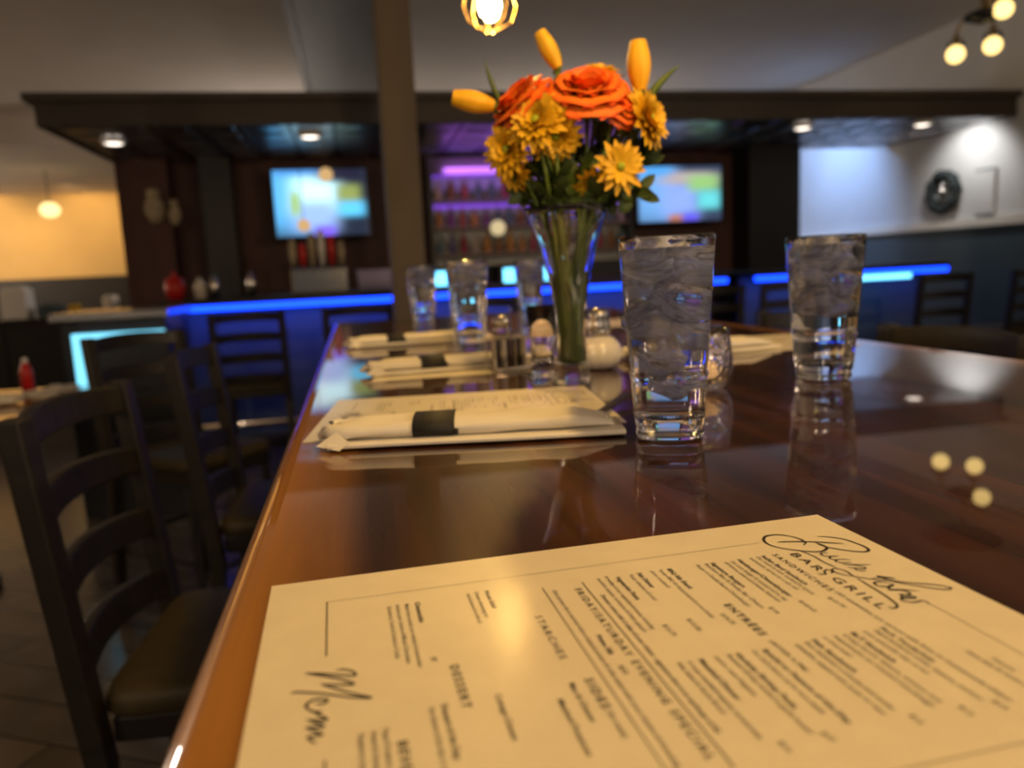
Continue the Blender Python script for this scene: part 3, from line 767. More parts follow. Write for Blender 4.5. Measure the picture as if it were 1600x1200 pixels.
obj('candle', lathe(B(), [(0, .0515), (.0140, .0515), (.0142, .066), (0, .066)], 20), 'candleglow', ch, smooth=True)
bm = B(); ball(bm, (0, 0, .078), .0048, 1.9, 2); obj('flame', bm, 'flame', ch, smooth=True)
cad = thing('condiment_caddy', 'small metal condiment caddy holding sachets, left of the lit candle', 'caddy', at_table(797, 578), .15)
obj('tray', box(B(), -.026, .026, -.018, .018, 0, .006), 'steel', cad, bevel=.002)
for sy in (-1, 1):
    bm = B(); tube(bm, [(-.026, sy * .018, .004), (-.026, sy * .018, .045), (.026, sy * .018, .045), (.026, sy * .018, .004)], .0015, 6); obj('wire_rail', bm, 'chrome', cad)
bm = B(); tube(bm, [(0, 0, .004), (0, 0, .075), (.006, 0, .082), (0, 0, .089), (-.006, 0, .082), (0, 0, .075)], .0014, 6); obj('handle', bm, 'chrome', cad)
for k in range(7):
    x = -.022 + k * .0070
    tag(obj('condiment_sachet', box(B(), -.0008, .0008, -.0145, .0145, 0, .038), ['tan', 'dark', 'ceramic', 'barwall'][k % 4], loc=(cad.location.x + x, cad.location.y, TZ + .0066)),
        ['tan', 'black', 'white', 'dark red'][k % 4] + ' paper condiment sachet standing upright in the metal caddy', 'sachet', ['tan', 'black', 'white', 'dark red'][k % 4] + ' sachets in the caddy')
salt = thing('salt_shaker', 'small clear glass salt shaker with steel cap behind the condiment caddy', 'shaker', at_table(786, 556))
obj('jar', lathe(B(), [(0, 0), (.016, 0), (.017, .004), (.0145, .045), (.0135, .050), (.0118, .050), (.0125, .044), (.0148, .006), (0, .005)], 20), 'glass', salt, smooth=True)
obj('cap', lathe(B(), [(0.0, .0505), (.0142, .0505), (.0142, .058), (.009, .064), (0, .066)], 20), 'steel', salt, smooth=True)

# ---------------------------------------------------------------- the vase and its flowers
vp = R(895, 597, z=TZ); VX, VY = vp.x, vp.y
VB = Vector((VX, VY, TZ + .0002))
va = thing('glass_vase', 'flared clear glass trumpet vase holding yellow and orange flowers', 'vase', VB)
VH = .205
vo = [(0, 0), (.0215, 0), (.0225, .003), (.0215, .012), (.0185, .030), (.0172, .060), (.0195, .095), (.0255, .130), (.034, .165), (.0450, .195), (.0490, VH)]
vi = [(.0475, VH + .0006), (.0435, .194), (.0322, .164), (.0235, .130), (.0175, .095), (.0150, .060), (.0155, .032), (.0150, .022), (0, .018)]
bm = B(); rings = []
N = 48
for r, z in vo + vi:
    if r < 1e-6: rings.append([bm.verts.new((0, 0, z))])
    else: rings.append([bm.verts.new((r * (1 + (.025 * math.cos(8 * 2 * PI * k / N) if r > .02 else 0)) * math.cos(2 * PI * k / N), r * (1 + (.025 * math.cos(8 * 2 * PI * k / N) if r > .02 else 0)) * math.sin(2 * PI * k / N), z)) for k in range(N)])
for a, b in zip(rings, rings[1:]):
    for k in range(N):
        j = (k + 1) % N; q = []
        for v in (a[k % len(a)], a[j % len(a)], b[j % len(b)], b[k % len(b)]):
            if v not in q: q.append(v)
        if len(q) > 2: bm.faces.new(q)
obj('vase_body', bm, 'glass', va, smooth=True)
wz = bm = lathe(B(), [(0, .0181), (.0151, .0221), (.0156, .032), (.0151, .06), (.0176, .095), (.0236, .130), (.0236, .1305), (0, .1305)], 32)
tag(obj('vase_water', wz, 'water', None, loc=VB, smooth=True), 'clear water in the lower part of the glass vase', 'water')
# flower placement: read at the vase's distance from the camera
NV = (VB - Vector((0, 0, TZ))).normalized()
def FP(px, py, dd=0.):
    """point at the vase's distance (+dd m) behind a pixel"""
    d = ray(px, py); hd = VB.x * _sp + VB.y * _cp + dd      # depth along the view
    fd = d.x * _sp + d.y * _cp
    return Vector((0, 0, CZ)) + d * (hd / fd)
def petal(bm, base, d, upv, L, wmax, curl=.3, n=6, lay=None, tipw=.35):
    """a curved petal blade from base along d"""
    side = d.cross(upv).normalized(); prev = None
    for k in range(n + 1):
        s = k / n; w = wmax * (math.sin(PI * min(1, s * .85 + .08)) ** .7) * (1 if s < 1 else tipw)
        c = base + d * (L * s) + upv * (curl * L * s * s)
        row = [bm.verts.new(c + side * w * a + upv * (abs(a) * w * .35)) for a in (-1, 0, 1)]
        if lay is not None:
            for v in row: v[lay] = s
        if prev:
            for i in range(2): bm.faces.new((prev[i], prev[i + 1], row[i + 1], row[i]))
        prev = row
def basis(nrm):
    nrm = nrm.normalized(); a = Vector((0, 0, 1)) if abs(nrm.z) < .9 else Vector((1, 0, 0))
    u = nrm.cross(a).normalized(); return nrm, u, nrm.cross(u)
def stem_pts(top, k):
    a = 2.4 * k; foot = VB + Vector((.0105 * math.cos(a), .0105 * math.sin(a), .024))
    neck = VB + Vector((.0125 * math.cos(a + 1.5), .0125 * math.sin(a + 1.5), .10))
    rimd = Vector((top.x - VB.x, top.y - VB.y, 0)); 
    if rimd.length > .022: rimd = rimd.normalized() * .022
    rim = VB + rimd + Vector((0, 0, VH * .86))
    p = [foot, neck, rim]
    if top.z > rim.z + .01: p += [rim.lerp(top, .5) + Vector((0, 0, .005)), top]
    else: p += [VB + rimd.normalized() * .040 + Vector((0, 0, VH + .012)) if rimd.length > .001 else rim + Vector((0, 0, .02)), top]
    return p
def add_leaves(bm, pts, k):
    rng = random.Random(k)
    for q in range(3):
        c = pts[2].lerp(pts[3], .3 + .3 * q); a = rng.uniform(0, 6.28)
        d = Vector((math.cos(a), math.sin(a), .5)).normalized(); petal(bm, c, d, d.cross(Vector((math.sin(a), -math.cos(a), 0))).normalized() * -1, .035, .008, .25)
stem_no = [0]
def finish_flower(t, top, leafy=True):
    k = stem_no[0]; stem_no[0] += 1
    o = Vector(t.location)
    pts = stem_pts(top, k)
    bm = B(); tube(bm, [p - o for p in pts], .0024, 6); obj('stem', bm, 'green', t, smooth=True)
    if leafy:
        bm = B(); add_leaves(bm, [p - o for p in pts], k); obj('leaves', bm, 'dkgreen', t, smooth=True)
def rose(c, nrm, r, label):
    t = thing('rose', label, 'flower', c, 0, 'orange roses in the vase'); n_, u, w = basis(nrm)
    bm = B(); lay = bm.verts.layers.float.new('rim'); rng = random.Random(int(r * 1e5))
    for ring, (cnt, rr, h, op) in enumerate([(3, .18, .55, .05), (5, .34, .6, .18), (6, .52, .58, .34), (7, .72, .50, .55), (8, .92, .36, .85), (8, 1.0, .16, 1.15)]):
        for k in range(cnt):
            a = 2 * PI * (k + .37 * ring) / cnt + rng.uniform(-.15, .15)
            dr = (u * math.cos(a) + w * math.sin(a)); tn = n_.cross(dr)
            wid = rr * r * 1.05 * PI / cnt * 1.35 + .002; rows = []
            for i in range(7):
                s = i / 6
                rad = r * (.12 + (rr - .12) * (s ** .7)); ht = (h * r * (s ** .9)) - (.10 * r * op * max(0, s - .7) * 6)
                rad += max(0, s - .75) * r * .35 * op
                wv = wid * (.35 + .65 * math.sin(PI * min(.62, s * .62 + .05)))
                row = []
                for q in (-1, -.5, 0, .5, 1):
                    cc = dr * (rad - .22 * wid * q * q) + tn * wv * q + n_ * (ht - .10 * r * abs(q) ** 2 * (1 if s > .8 else .2) + rng.uniform(-.01, .01) * r)
                    v = bm.verts.new(cc); v[lay] = s * (.75 if abs(q) < .9 else 1) ; row.append(v)
                rows.append(row)
            for x, y in zip(rows, rows[1:]):
                for i in range(4): bm.faces.new((x[i], x[i + 1], y[i + 1], y[i]))
    o = obj('petals', bm, 'rose', t, smooth=True)
    bm = B()
    for k in range(5):
        a = k * 2 * PI / 5; dr = (u * math.cos(a) + w * math.sin(a)); petal(bm, -n_ * r * .12, (dr - n_ * .1).normalized(), n_, r * .7, r * .12, .2)
    lathe_c = ball(bm, -n_ * r * .12, r * .2, 1, 2); obj('sepals', bm, 'green', t, smooth=True)
    finish_flower(t, Vector(c) - n_ * r * .1)
def daisy(c, nrm, r, label, petals=20, m='yellow', layers=4, eye='limeeye'):
    r *= 1.15
    t = thing('chrysanthemum', label, 'flower', c, 0, 'yellow chrysanthemums in the vase'); n_, u, w = basis(nrm)
    bm = B(); rng = random.Random(int(c[0] * 1e4))
    for ly in range(layers):
        for k in range(petals):
            a = 2 * PI * (k + ly * .5) / petals + rng.uniform(-.1, .1)
            dr = (u * math.cos(a) + w * math.sin(a)); lift = .05 + .34 * ly
            d = (dr * math.cos(lift) + n_ * math.sin(lift)).normalized()
            L = r * (1 - .20 * ly) * rng.uniform(.9, 1.05)
            upv = d.cross(n_.cross(dr)).normalized()
            if upv.dot(n_) < 0: upv = -upv
            petal(bm, dr * r * .08, d, upv, L, r * .15, rng.uniform(-.12, .10), 4, None, .5)
    obj('petals', bm, m, t, smooth=True)
    bm = B(); ball(bm, n_ * r * .10, r * .17, 1, 2); obj('flower_eye', bm, eye, t, smooth=True)
    finish_flower(t, Vector(c) - n_ * .003)
def bud(c, d, L, r, label, m='gold'):
    t = thing('lily_bud', label, 'flower', c, 0, 'golden lily buds in the vase'); d = d.normalized(); n_, u, w = basis(d)
    bm = B()
    for k in range(6):
        a = k * PI / 3; dr = u * math.cos(a) + w * math.sin(a)
        rows = []
        for i in range(9):
            s = i / 8; rad = r * (.25 + .75 * math.sin(PI * min(.78, .12 + s * .72))) * (1 if s < .9 else .92)
            rows.append([bm.verts.new(d * L * s + (dr * math.cos(q * .58) + n_.cross(dr) * math.sin(q * .58)) * rad * (1 - .06 * abs(q))) for q in (-1, -.5, 0, .5, 1)])
        for x, y in zip(rows, rows[1:]):
            for i in range(4): bm.faces.new((x[i], x[i + 1], y[i + 1], y[i]))
    obj('petals', bm, m, t, smooth=True)
    bm = B(); ball(bm, (0, 0, 0), r * .42, 1.2, 2)
    for k in range(4):
        a = k * PI / 2; dr = u * math.cos(a) + w * math.sin(a); petal(bm, dr * r * .2, (d + dr * .25).normalized(), dr, L * .38, r * .22, .05, 4)
    obj('calyx', bm, 'green', t, smooth=True)
    finish_flower(t, Vector(c), False)
TC = toroom(0, -1, 0)                      # towards the camera
RT = toroom(1, 0, 0); UPV = Vector((0, 0, 1))
rose(FP(918, 150, -.01), TC * .55 + UPV * .85, .047, 'largest orange rose at the top centre of the bouquet')
rose(FP(815, 165, .0), TC * .25 + UPV * .75 - RT * .75, .040, 'orange rose leaning out at the upper left of the bouquet')
rose(FP(966, 166, -.02), TC * .7 + UPV * .4 + RT * .6, .026, 'small orange rosebud right of the largest rose')
daisy(FP(838, 190, -.035), TC * .9 + UPV * .4 - RT * .3, .030, 'yellow chrysanthemum below the left orange rose')
daisy(FP(794, 234, -.02), TC * .8 - RT * .6 + UPV * .1, .027, 'yellow chrysanthemum at the left edge of the bouquet')
daisy(FP(868, 212, -.03), TC * .8 - UPV * .4, .026, 'dusky yellow chrysanthemum under the largest rose')
daisy(FP(1010, 186, -.01), TC * .6 + RT * .8 + UPV * .2, .031, 'yellow chrysanthemum at the right edge of the bouquet')
daisy(FP(969, 261, -.045), TC * 1. + RT * .15 + UPV * .1, .025, 'open yellow daisy-like bloom facing the camera, lower right', 13, 'yellow', 2)
daisy(FP(925, 285, -.03), TC * .6 - UPV * .7, .020, 'small drooping yellow bloom beside the lower right daisy', 12, 'yellow', 2)
daisy(FP(803, 270, -.01), TC * .6 - RT * .5 - UPV * .4, .021, 'yellow bloom hanging lowest on the left side', 14)
daisy(FP(938, 118, .03), TC * .4 + UPV * .9 + RT * .1, .024, 'yellow bloom peeking out behind the largest rose')
daisy(FP(980, 158, .015), TC * .5 + UPV * .8 + RT * .3, .022, 'yellow bloom behind the small rosebud')
bud(FP(772, 166, 0), -RT * .95 + UPV * .22 + TC * .1, .048, .0125, 'golden bud pointing left from the bouquet')
bud(FP(872, 106, .0), -RT * .42 + UPV * .85, .044, .0105, 'greenish yellow bud rising at the top left', 'yellow')
bud(FP(1000, 142, 0), UPV * 1. - RT * .02, .054, .0135, 'upright golden bud at the top right')
def blade(pts, w, label):
    c = pts[0]; t = thing('grass_leaf', label, 'leaf', c, 0, 'green blades in the vase')
    P = [p - c for p in bez(*pts, n=10)]; bm = B(); prev = None
    for i, p in enumerate(P):
        s = i / 10; ww = w * (1 - s) ** .6 * (.6 + .4 * math.sin(PI * s)) + .0003
        row = [bm.verts.new(p + RT.cross(Vector((0, 0, 1))) * 0 + RT * a * ww + UPV * (-a * ww * .3)) for a in (-1, 0, 1)]
        row[1].co += TC * ww * .4
        if prev:
            for k in range(2): bm.faces.new((prev[k], prev[k + 1], row[k + 1], row[k]))
        prev = row
    o = obj('blade', bm, 'green', t, smooth=True); md = o.modifiers.new('thick', 'SOLIDIFY'); md.thickness = .0006
    k = stem_no[0]; stem_no[0] += 1
    bm = B(); tube(bm, [p - c for p in stem_pts(pts[0] + Vector((0, 0, -.001)), k)], .0016, 6); obj('stem', bm, 'green', t, smooth=True)
blade([FP(1008, 160, .01), FP(1030, 125, .01), FP(1062, 102, .01)], .0055, 'green leaf blade curving out at the upper right')
blade([FP(785, 165, .02), FP(768, 135, .02), FP(757, 95, .02)], .0045, 'faint green leaf blade rising at the upper left')
blade([FP(868, 118, .0), FP(878, 90, .0), FP(868, 68, .0)], .005, 'green leaf blade behind the top left bud')
# foliage mass in the throat of the vase: individually leafy sprigs
for k, (px, py, d) in enumerate([(850, 262, .0), (885, 240, .02), (905, 262, -.01), (935, 235, .02), (870, 292, -.01), (990, 290, .0), (1000, 235, .02), (830, 300, .0), (905, 300, -.02), (945, 300, .0), (860, 235, .03), (960, 215, .03)]):
    c = FP(px, py, d); t = thing('leafy_sprig', 'dark green leafy sprig filling the bouquet above the vase rim', 'leaf', c, 0, 'green sprigs in the vase')
    rng = random.Random(k); bm = B()
    for q in range(16):
        a = rng.uniform(0, 6.28); e = rng.uniform(-.5, .9); dd = Vector((math.cos(a) * math.cos(e), math.sin(a) * math.cos(e), math.sin(e)))
        n_, u, w = basis(dd); petal(bm, dd * .002 + Vector((0, 0, rng.uniform(-.02, .012))), dd, u, rng.uniform(.018, .032), .0065, rng.uniform(-.3, .3), 5)
    obj('leaves', bm, 'dkgreen', t, smooth=True)
    kk = stem_no[0]; stem_no[0] += 1
    bm = B(); tube(bm, [p - c for p in stem_pts(c, kk)], .0022, 6); obj('stem', bm, 'green', t, smooth=True)

# ---------------------------------------------------------------- pendants over the table
GP = 'bare-bulb pendants over the table'
def make_pendant(loc, label):
    """origin at the bulb's centre"""
    t = thing('pendant_lamp', label, 'lamp', loc, 0, GP); h = CH - loc[2]
    obj('bulb', lathe(B(), [(0, -.034), (.010, -.031), (.018, -.022), (.0225, -.006), (.0215, .008), (.015, .024), (.0105, .034), (0, .034)], 24), 'bulb', t, smooth=True)
    obj('socket', lathe(B(), [(0, .0345), (.0135, .0345), (.0165, .045), (.0165, .085), (.006, .095), (0, .095)], 24), 'brass', t, smooth=True)
    bm = B(); tube(bm, [(0, 0, .09), (0, 0, h - .02)], .0028, 8); obj('cord', bm, 'black', t)
    obj('ceiling_rose', lathe(B(), [(0, h - .028), (.045, h - .026), (.055, h - .006), (.055, h - .0005), (0, h - .0005)], 24), 'black', t, smooth=True)
    # open wire cage
    for k in range(6):
        a = k * PI / 3; bm = B()
        tube(bm, [(r * math.cos(a), r * math.sin(a), z) for r, z in ((.014, .07), (.045, .03), (.055, -.005), (.045, -.035), (.012, -.052))], .0016, 6)
        obj('cage_wire', bm, 'brass', t)
    return t
pp = R(765, 6, Y=1.63)
pn = make_pendant((pp.x, pp.y, pp.z), 'glowing bare-bulb pendant above the bouquet at the top of the picture')
dup(pn, (.33, .42, 1.80), 0, 'glowing pendant over the near end of the table, above the foreground menu', GP)

# ---------------------------------------------------------------- chandelier at the upper right
bulbs = [R(1493, 84, Y=5.14), R(1551, 70, Y=5.09), R(1568, 13, Y=4.88)]
cc = Vector((4.55, 5.02, bulbs[0].z))
chd = thing('chandelier', 'cluster chandelier with warm glowing bulbs at the upper right of the room', 'chandelier', cc)
hz = CH - cc.z
obj('ceiling_medallion', lathe(B(), [(0, hz - .05), (.22, hz - .045), (.27, hz - .02), (.28, hz - .0005), (0, hz - .0005)], 40), 'black', chd, smooth=True)
bm = B(); tube(bm, [(0, 0, hz - .04), (0, 0, .20)], .018, 12); obj('stem', bm, 'brass', chd)
obj('hub', lathe(B(), [(0, .17), (.05, .18), (.12, .21), (.13, .24), (.05, .27), (0, .28)], 24), 'black', chd, smooth=True)
for p in bulbs:
    x, y, z = p - cc
    bm = B(); tube(bm, bez((0, 0, .23), (x * .9, y * .9, max(.27, z + .22)), (x, y, z + .12), 8), .011, 8); obj('arm', bm, 'brass', chd, smooth=True)
    obj('lamp_holder', lathe(B(), [(0, z + .12), (.022, z + .12), (.026, z + .07), (0, z + .07)], 16, x, y), 'brass', chd, smooth=True)
    obj('glass_shade', lathe(B(), [(.030, z + .11), (.055, z + .08), (.064, z + .055), (.062, z + .05), (.053, z + .08), (.028, z + .108)], 24, x, y), 'glass', chd, smooth=True)
    bm = B(); ball(bm, (x, y, z - .005), .062, 1.0, 3); obj('bulb', bm, 'bulb2', chd, smooth=True)

# ---------------------------------------------------------------- the bar
BY, BZ = 5.45, 1.10
def make_bar(x0, x1, label):
    t = thing('bar_counter', label, 'bar', ((x0 + x1) / 2, BY + .35, 0)); hx = (x1 - x0) / 2
    obj('counter_top', bx(-hx, hx, -.38, .35, BZ - .04, BZ), 'dark', t, bevel=.008)
    obj('front_panel', bx(-hx + .02, hx - .02, -.10, -.04, .1, BZ - .04), 'bluepaint', t)
    obj('plinth', bx(-hx + .02, hx - .02, -.07, .3, 0, .1), 'black', t)
    obj('back_panel', bx(-hx + .02, hx - .02, .27, .31, .1, BZ - .04), 'black', t)
    obj('light_strip', bx(-hx + .01, hx - .01, -.372, -.335, BZ - .078, BZ - .0405), 'led', t, label='glowing blue light strip under the counter edge')
    bm = B(); tube(bm, [(-hx + .05, -.22, .22), (hx - .05, -.22, .22)], .022, 10); obj('foot_rail', bm, 'chrome', t, smooth=True)
    for k in range(int((x1 - x0) / .9) + 1):
        xk = -hx + .08 + k * (2 * hx - .16) / max(1, int((x1 - x0) / .9))
        bm = B(); tube(bm, [(xk, -.22, .22), (xk, -.10, .16)], .012, 8); obj('rail_bracket', bm, 'chrome', t)
    return t
make_bar(-1.27, 2.78, 'long dark bar counter edged with a glowing blue light strip')
b2 = make_bar(3.00, 4.70, 'shorter right-hand bar counter with blue light strip')
obj('lower_light_strip', bx(-.28, .50, -.372, -.345, .985, 1.022), 'ledcy', b2, label='cyan light strip below the blue one')
def lightbar(name, x0, x1, y, z, m, label, h=.045):
    t = thing(name, label, 'light', ((x0 + x1) / 2, y, z)); hx = (x1 - x0) / 2
    obj('housing', bx(-hx - .01, hx + .01, .012, .04, -h / 2 - .01, h / 2 + .01), 'black', t)
    obj('diffuser', bx(-hx, hx, 0, .012, -h / 2, h / 2), m, t)
    return t
# cold counter / under-counter coolers behind the bar, lit cyan
def cooler(px, py, w, label):
    p = R(px, py, Y=6.83)
    t = thing('bottle_cooler', label, 'cooler', (p.x, 6.80, 0), 0, 'back-bar bottle coolers')
    obj('cabinet', box(box(box(box(B(), -w, w, .10, .22, 0, 1.24), -w, -w + .03, -.2, .1, 0, 1.24), w - .03, w, -.2, .1, 0, 1.24), -w, w, -.2, .1, 1.215, 1.24), 'black', t)
    obj('shelf', bx(-w + .03, w - .03, -.18, .10, .98, 1.0), 'steel', t)
    obj('light_panel', bx(-w + .05, w - .05, .085, .099, 1.03, 1.21), 'ledcy', t, label='cyan glowing back panel')
    return t
cooler(697, 432, .16, 'cyan-lit cooler behind the bar just right of the brown post')
cooler(800, 434, .15, 'cyan-lit cooler behind the bar, middle of three')
cooler(858, 430, .13, 'cyan-lit cooler behind the bar beside the vase')
lightbar('cyan_light_bar', 2.45, 2.62, 5.60, 1.1657, 'ledcy', 'small cyan light bar seen between vase and nearest glass', .11)
# the right light bar hangs on the bar stool counter: its two brackets
# back-bar shelving with purple light
sx0, sx1 = .72, 2.58
sh_ = thing('back_bar_shelving', 'purple-lit back-bar shelving full of bottles behind the flowers', 'shelving', ((sx0 + sx1) / 2, 7.08, 0))
hx = (sx1 - sx0) / 2
obj('base_cabinet', bx(-hx, hx, -.02, .16, 0, 1.25), 'black', sh_)
obj('back_panel', bx(-hx, hx, .13, .165, 1.25, 2.22), 'greywall', sh_)
for z in (1.36, 1.60, 1.84): obj('shelf', bx(-hx + .01, hx - .01, -.10, .13, z - .015, z), 'tan', sh_)
for s in (-1, 1): obj('side_panel', bx(s * hx - .02, s * hx + .02, -.12, .16, 1.25, 2.22), 'black', sh_)
for z in (1.84, 2.12): obj('light_strip', bx(-hx + .03, hx - .03, .10, .128, z - .06, z - .03), 'ledpu', sh_, label='purple light strip')
obj('valance', bx(-hx - .02, hx + .02, -.14, -.11, 2.05, 2.2), 'soffit', sh_)
BC = [(.55, .12, .10), (.60, .30, .08), (.12, .10, .30), (.30, .10, .35), (.62, .50, .30), (.45, .05, .12), (.15, .25, .30), (.55, .45, .42), (.35, .16, .05)]
bmats = []
for i, c in enumerate(BC):
    m = mat(f'bottle_glass_{i}', c, .12, coat=.5); bmats.append(m)
bn = 0
names = ['red', 'amber', 'indigo', 'violet', 'straw-coloured', 'crimson', 'teal', 'pale', 'brown']
for z, cnt, row in ((1.36, 17, 'lowest'), (1.60, 17, 'middle'), (1.84, 15, 'top')):
    for k in range(cnt):
        rng = random.Random(k * 7 + int(z * 100)); i = rng.randrange(9); h = rng.uniform(.15, .20); r = rng.uniform(.028, .038)
        x = sx0 + .07 + k * (sx1 - sx0 - .14) / (cnt - 1)
        o = obj('liquor_bottle', lathe(B(), [(0, 0), (r, 0), (r, h * .62), (r * .4, h * .76), (r * .36, h), (0, h)], 14), bmats[i], None, (x, 7.04, z + .0005), True)
        tag(o, f'{names[i]} bottle on the {row} shelf of the purple-lit back bar', 'bottle', f'{names[i]} bottles on the {row} back-bar shelf')
# televisions
def screen_mat(name, blobs, base):
    m = mat(name, (0, 0, 0), .4); n, l, b = nodes(m)
    a = n.new('ShaderNodeAttribute'); a.attribute_name = 'pic'; l.new(a.outputs['Color'], b.inputs['Emission Color']); b.inputs['Emission Strength'].default_value = 1.
    return m
def make_tv(p0, p1, y, label, blobs, base, pad):
    a, b_ = R(*p0, Y=y), R(*p1, Y=y); cx, cz = (a.x + b_.x) / 2, (a.z + b_.z) / 2; hx, hz = abs(b_.x - a.x) / 2 + pad, abs(a.z - b_.z) / 2 + pad * .3
    t = thing('television', label, 'television', (cx, y, cz), 0, 'wall televisions behind the bar')
    obj('housing', bx(-hx - .02, hx + .02, .002, .06, -hz - .02, hz + .02), 'tvblack', t, bevel=.004)
    obj('wall_bracket', bx(-.12, .12, .06, 7.25 - y, -.1, .1), 'black', t)
    bm = B(); lay = bm.loops.layers.float_color.new('pic'); NX, NZ = 40, 24; g = [[bm.verts.new((-hx + 2 * hx * i / NX, 0, -hz + 2 * hz * j / NZ)) for i in range(NX + 1)] for j in range(NZ + 1)]
    def colour(u, v):
        c = Vector(base)
        for bu, bv, su, sv, col, s in blobs:
            k = math.exp(-(((u - bu) / su) ** 4 + ((v - bv) / sv) ** 4)) ; c = c.lerp(Vector(col) * s, k)
        return (*c, 1)
    for j in range(NZ):
        for i in range(NX):
            f = bm.faces.new((g[j][i], g[j][i + 1], g[j + 1][i + 1], g[j + 1][i]))
            for lp in f.loops: lp[lay] = colour((lp.vert.co.x + hx) / (2 * hx), (lp.vert.co.z + hz) / (2 * hz))
    obj('screen', bm, screen_mat('tv_picture', blobs, base), t, loc=(0, -.001, 0))
    return t
make_tv((430, 268), (572, 364), 6.95, 'lit wall television left of the brown post showing a blue and white picture',
        [(.12, .6, .28, .55, (.12, .52, 1.), 1.2), (.45, .62, .28, .30, (.55, .9, 1.), 1.7), (.42, .30, .26, .25, (.35, .55, 1.), 1.2), (.22, .5, .06, .2, (.5, .8, .3), .9), (.80, .62, .14, .16, (.45, .55, .15), .8),
         (.82, .40, .16, .12, (.12, .62, 1.), 1.3), (.52, .06, .12, .10, (.22, .12, 1.), 1.2), (.25, .97, .3, .05, (.1, .4, 1), .9), (.75, .92, .25, .12, (.02, .02, .05), 1)], (.02, .03, .06), .03)
make_tv((1000, 262), (1124, 342), 6.95, 'lit wall television right of the flowers showing a green and blue picture',
        [(.20, .55, .28, .6, (.2, .5, 1.), 1.0), (.50, .40, .25, .35, (.30, .45, 1.), 1.1), (.6, .78, .35, .12, (.7, .6, .6), .8), (.78, .68, .2, .16, (.40, .75, .25), .9), (.85, .38, .15, .18, (.15, .75, .8), 1.1),
         (.2, .95, .2, .12, (.1, .45, 1), 1.), (.45, .05, .1, .08, (.7, .25, .15), .8), (.62, .05, .1, .1, (.15, .12, 1), 1.)], (.04, .06, .12), .02)
# recessed lights in the tin canopy
GDL = 'recessed lights in the bar canopy'
dl0 = None
for (px, py), lb in (((177, 218), 'small round recessed light at the left end of the bar canopy'), ((484, 208), 'recessed canopy light above the left television'), ((1254, 195), 'recessed canopy light right of the flowers'), ((1441, 190), 'recessed canopy light at the far right end')):
    p = R(px, py, z=FZ)
    if dl0 is None:
        dl0 = thing('recessed_light', lb, 'light', (p.x, p.y, FZ - .03), 0, GDL)
        obj('trim_ring', lathe(B(), [(.062, .0), (.085, .006), (.085, .034), (.062, .034), (.062, 0)], 28), 'white', dl0, smooth=True)
        obj('lens', lathe(B(), [(0, -.006), (.035, -.004), (.061, .006), (.061, .02), (0, .02)], 28), 'down', dl0, smooth=True)
    else: dup(dl0, (p.x, p.y, FZ - .03), 0, lb, GDL)
# small hanging globes seen before the back bar
GLB = 'small warm globe lamps hanging behind the bar'
gl0 = None
for (px, py), r, lb in (((509, 273), .055, 'warm globe lamp hanging over the top of the left television'), ((475, 352), .05, 'warm globe lamp hanging at the lower edge of the left television'), ((778, 356), .062, 'pale globe lamp hanging in front of the purple shelves')):
    p = R(px, py, Y=6.35)
    t = thing('globe_lamp', lb, 'lamp', (p.x, p.y, p.z), 0, GLB)
    bm = B(); ball(bm, (0, 0, 0), r, 1, 3); obj('globe', bm, emis('globe_glow', (1., .62, .26) if px < 600 else (1., .78, .42), .72), t, smooth=True)
    bm = B(); tube(bm, [(0, 0, r * .95), (0, 0, FZ - p.z)], .003, 6); obj('cord', bm, 'black', t)
# things standing on the bar
tw = thing('beer_tap_tower', 'beer tap tower with tall pale and red handles under the left television', 'tap tower', (R(500, 440, Y=5.9).x, 5.9, BZ))
obj('column', bx(-.20, .20, -.05, .05, 0, .18), 'chrome', tw, bevel=.01)
for k, (m, h) in enumerate((('tan', .20), ('red', .17), ('tan', .24), ('white', .26), ('red', .22), ('tan', .18))):
    x = -.17 + k * .068
    bm = B(); tube(bm, [(x, -.05, .16), (x, -.10, .18), (x, -.105, .19)], .008, 8); o = obj('tap', bm, 'chrome', tw)
    obj('tap_handle', lathe(B(), [(0, .19), (.012, .19), (.026, .19 + h * .5), (.022, .19 + h * .95), (0, .19 + h)], 12, x, -.105), m, tw, smooth=True)
pg = mat('frosted_stemware', (.55, .5, .72), .25, coat=.3)
for k in range(9):
    p = R(566 + k * 9.5, 455, Y=5.95)
    tag(obj('pint_glass', lathe(B(), [(0, 0), (.026, 0), (.034, .15), (.031, .15), (.024, .006), (0, .006)], 14), pg, None, (p.x, 5.95, BZ + .0005), True), 'pale pint glass in the row standing on the bar before the brown post', 'glass', 'row of pint glasses on the bar')
for (px, py, hh, r, m, nm, lb, ct) in [(234, 410, .20, .035, 'red', 'squeeze_bottle', 'red squeeze bottle standing at the left end of the bar', 'bottle'), (272, 445, .15, .07, 'red', 'red_bowl', 'bright red round canister at the left end of the bar', 'canister'),
        (312, 446, .15, .040, 'ceramic', 'white_cup', 'white cup beside the red canister on the bar', 'cup'), (335, 450, .16, .035, 'steel', 'cocktail_shaker', 'steel cocktail shaker on the bar left of the taps', 'shaker'), (392, 445, .17, .03, 'steel', 'steel_bottle', 'slim steel bottle on the bar before the taps', 'bottle')]:
    p = R(px, py, Y=5.75); x = max(p.x, -1.22)
    tag(obj(nm, lathe(B(), [(0, 0), (r, 0), (r, hh * .6), (r * .7, hh * .8), (r * .35, hh * .9), (r * .3, hh), (0, hh)] if nm != 'red_bowl' else [(0, 0), (r * .7, 0), (r, hh * .5), (r * .8, hh), (0, hh * 1.05)], 20), m, None, (x, p.y, BZ + .0005), True), lb, ct)
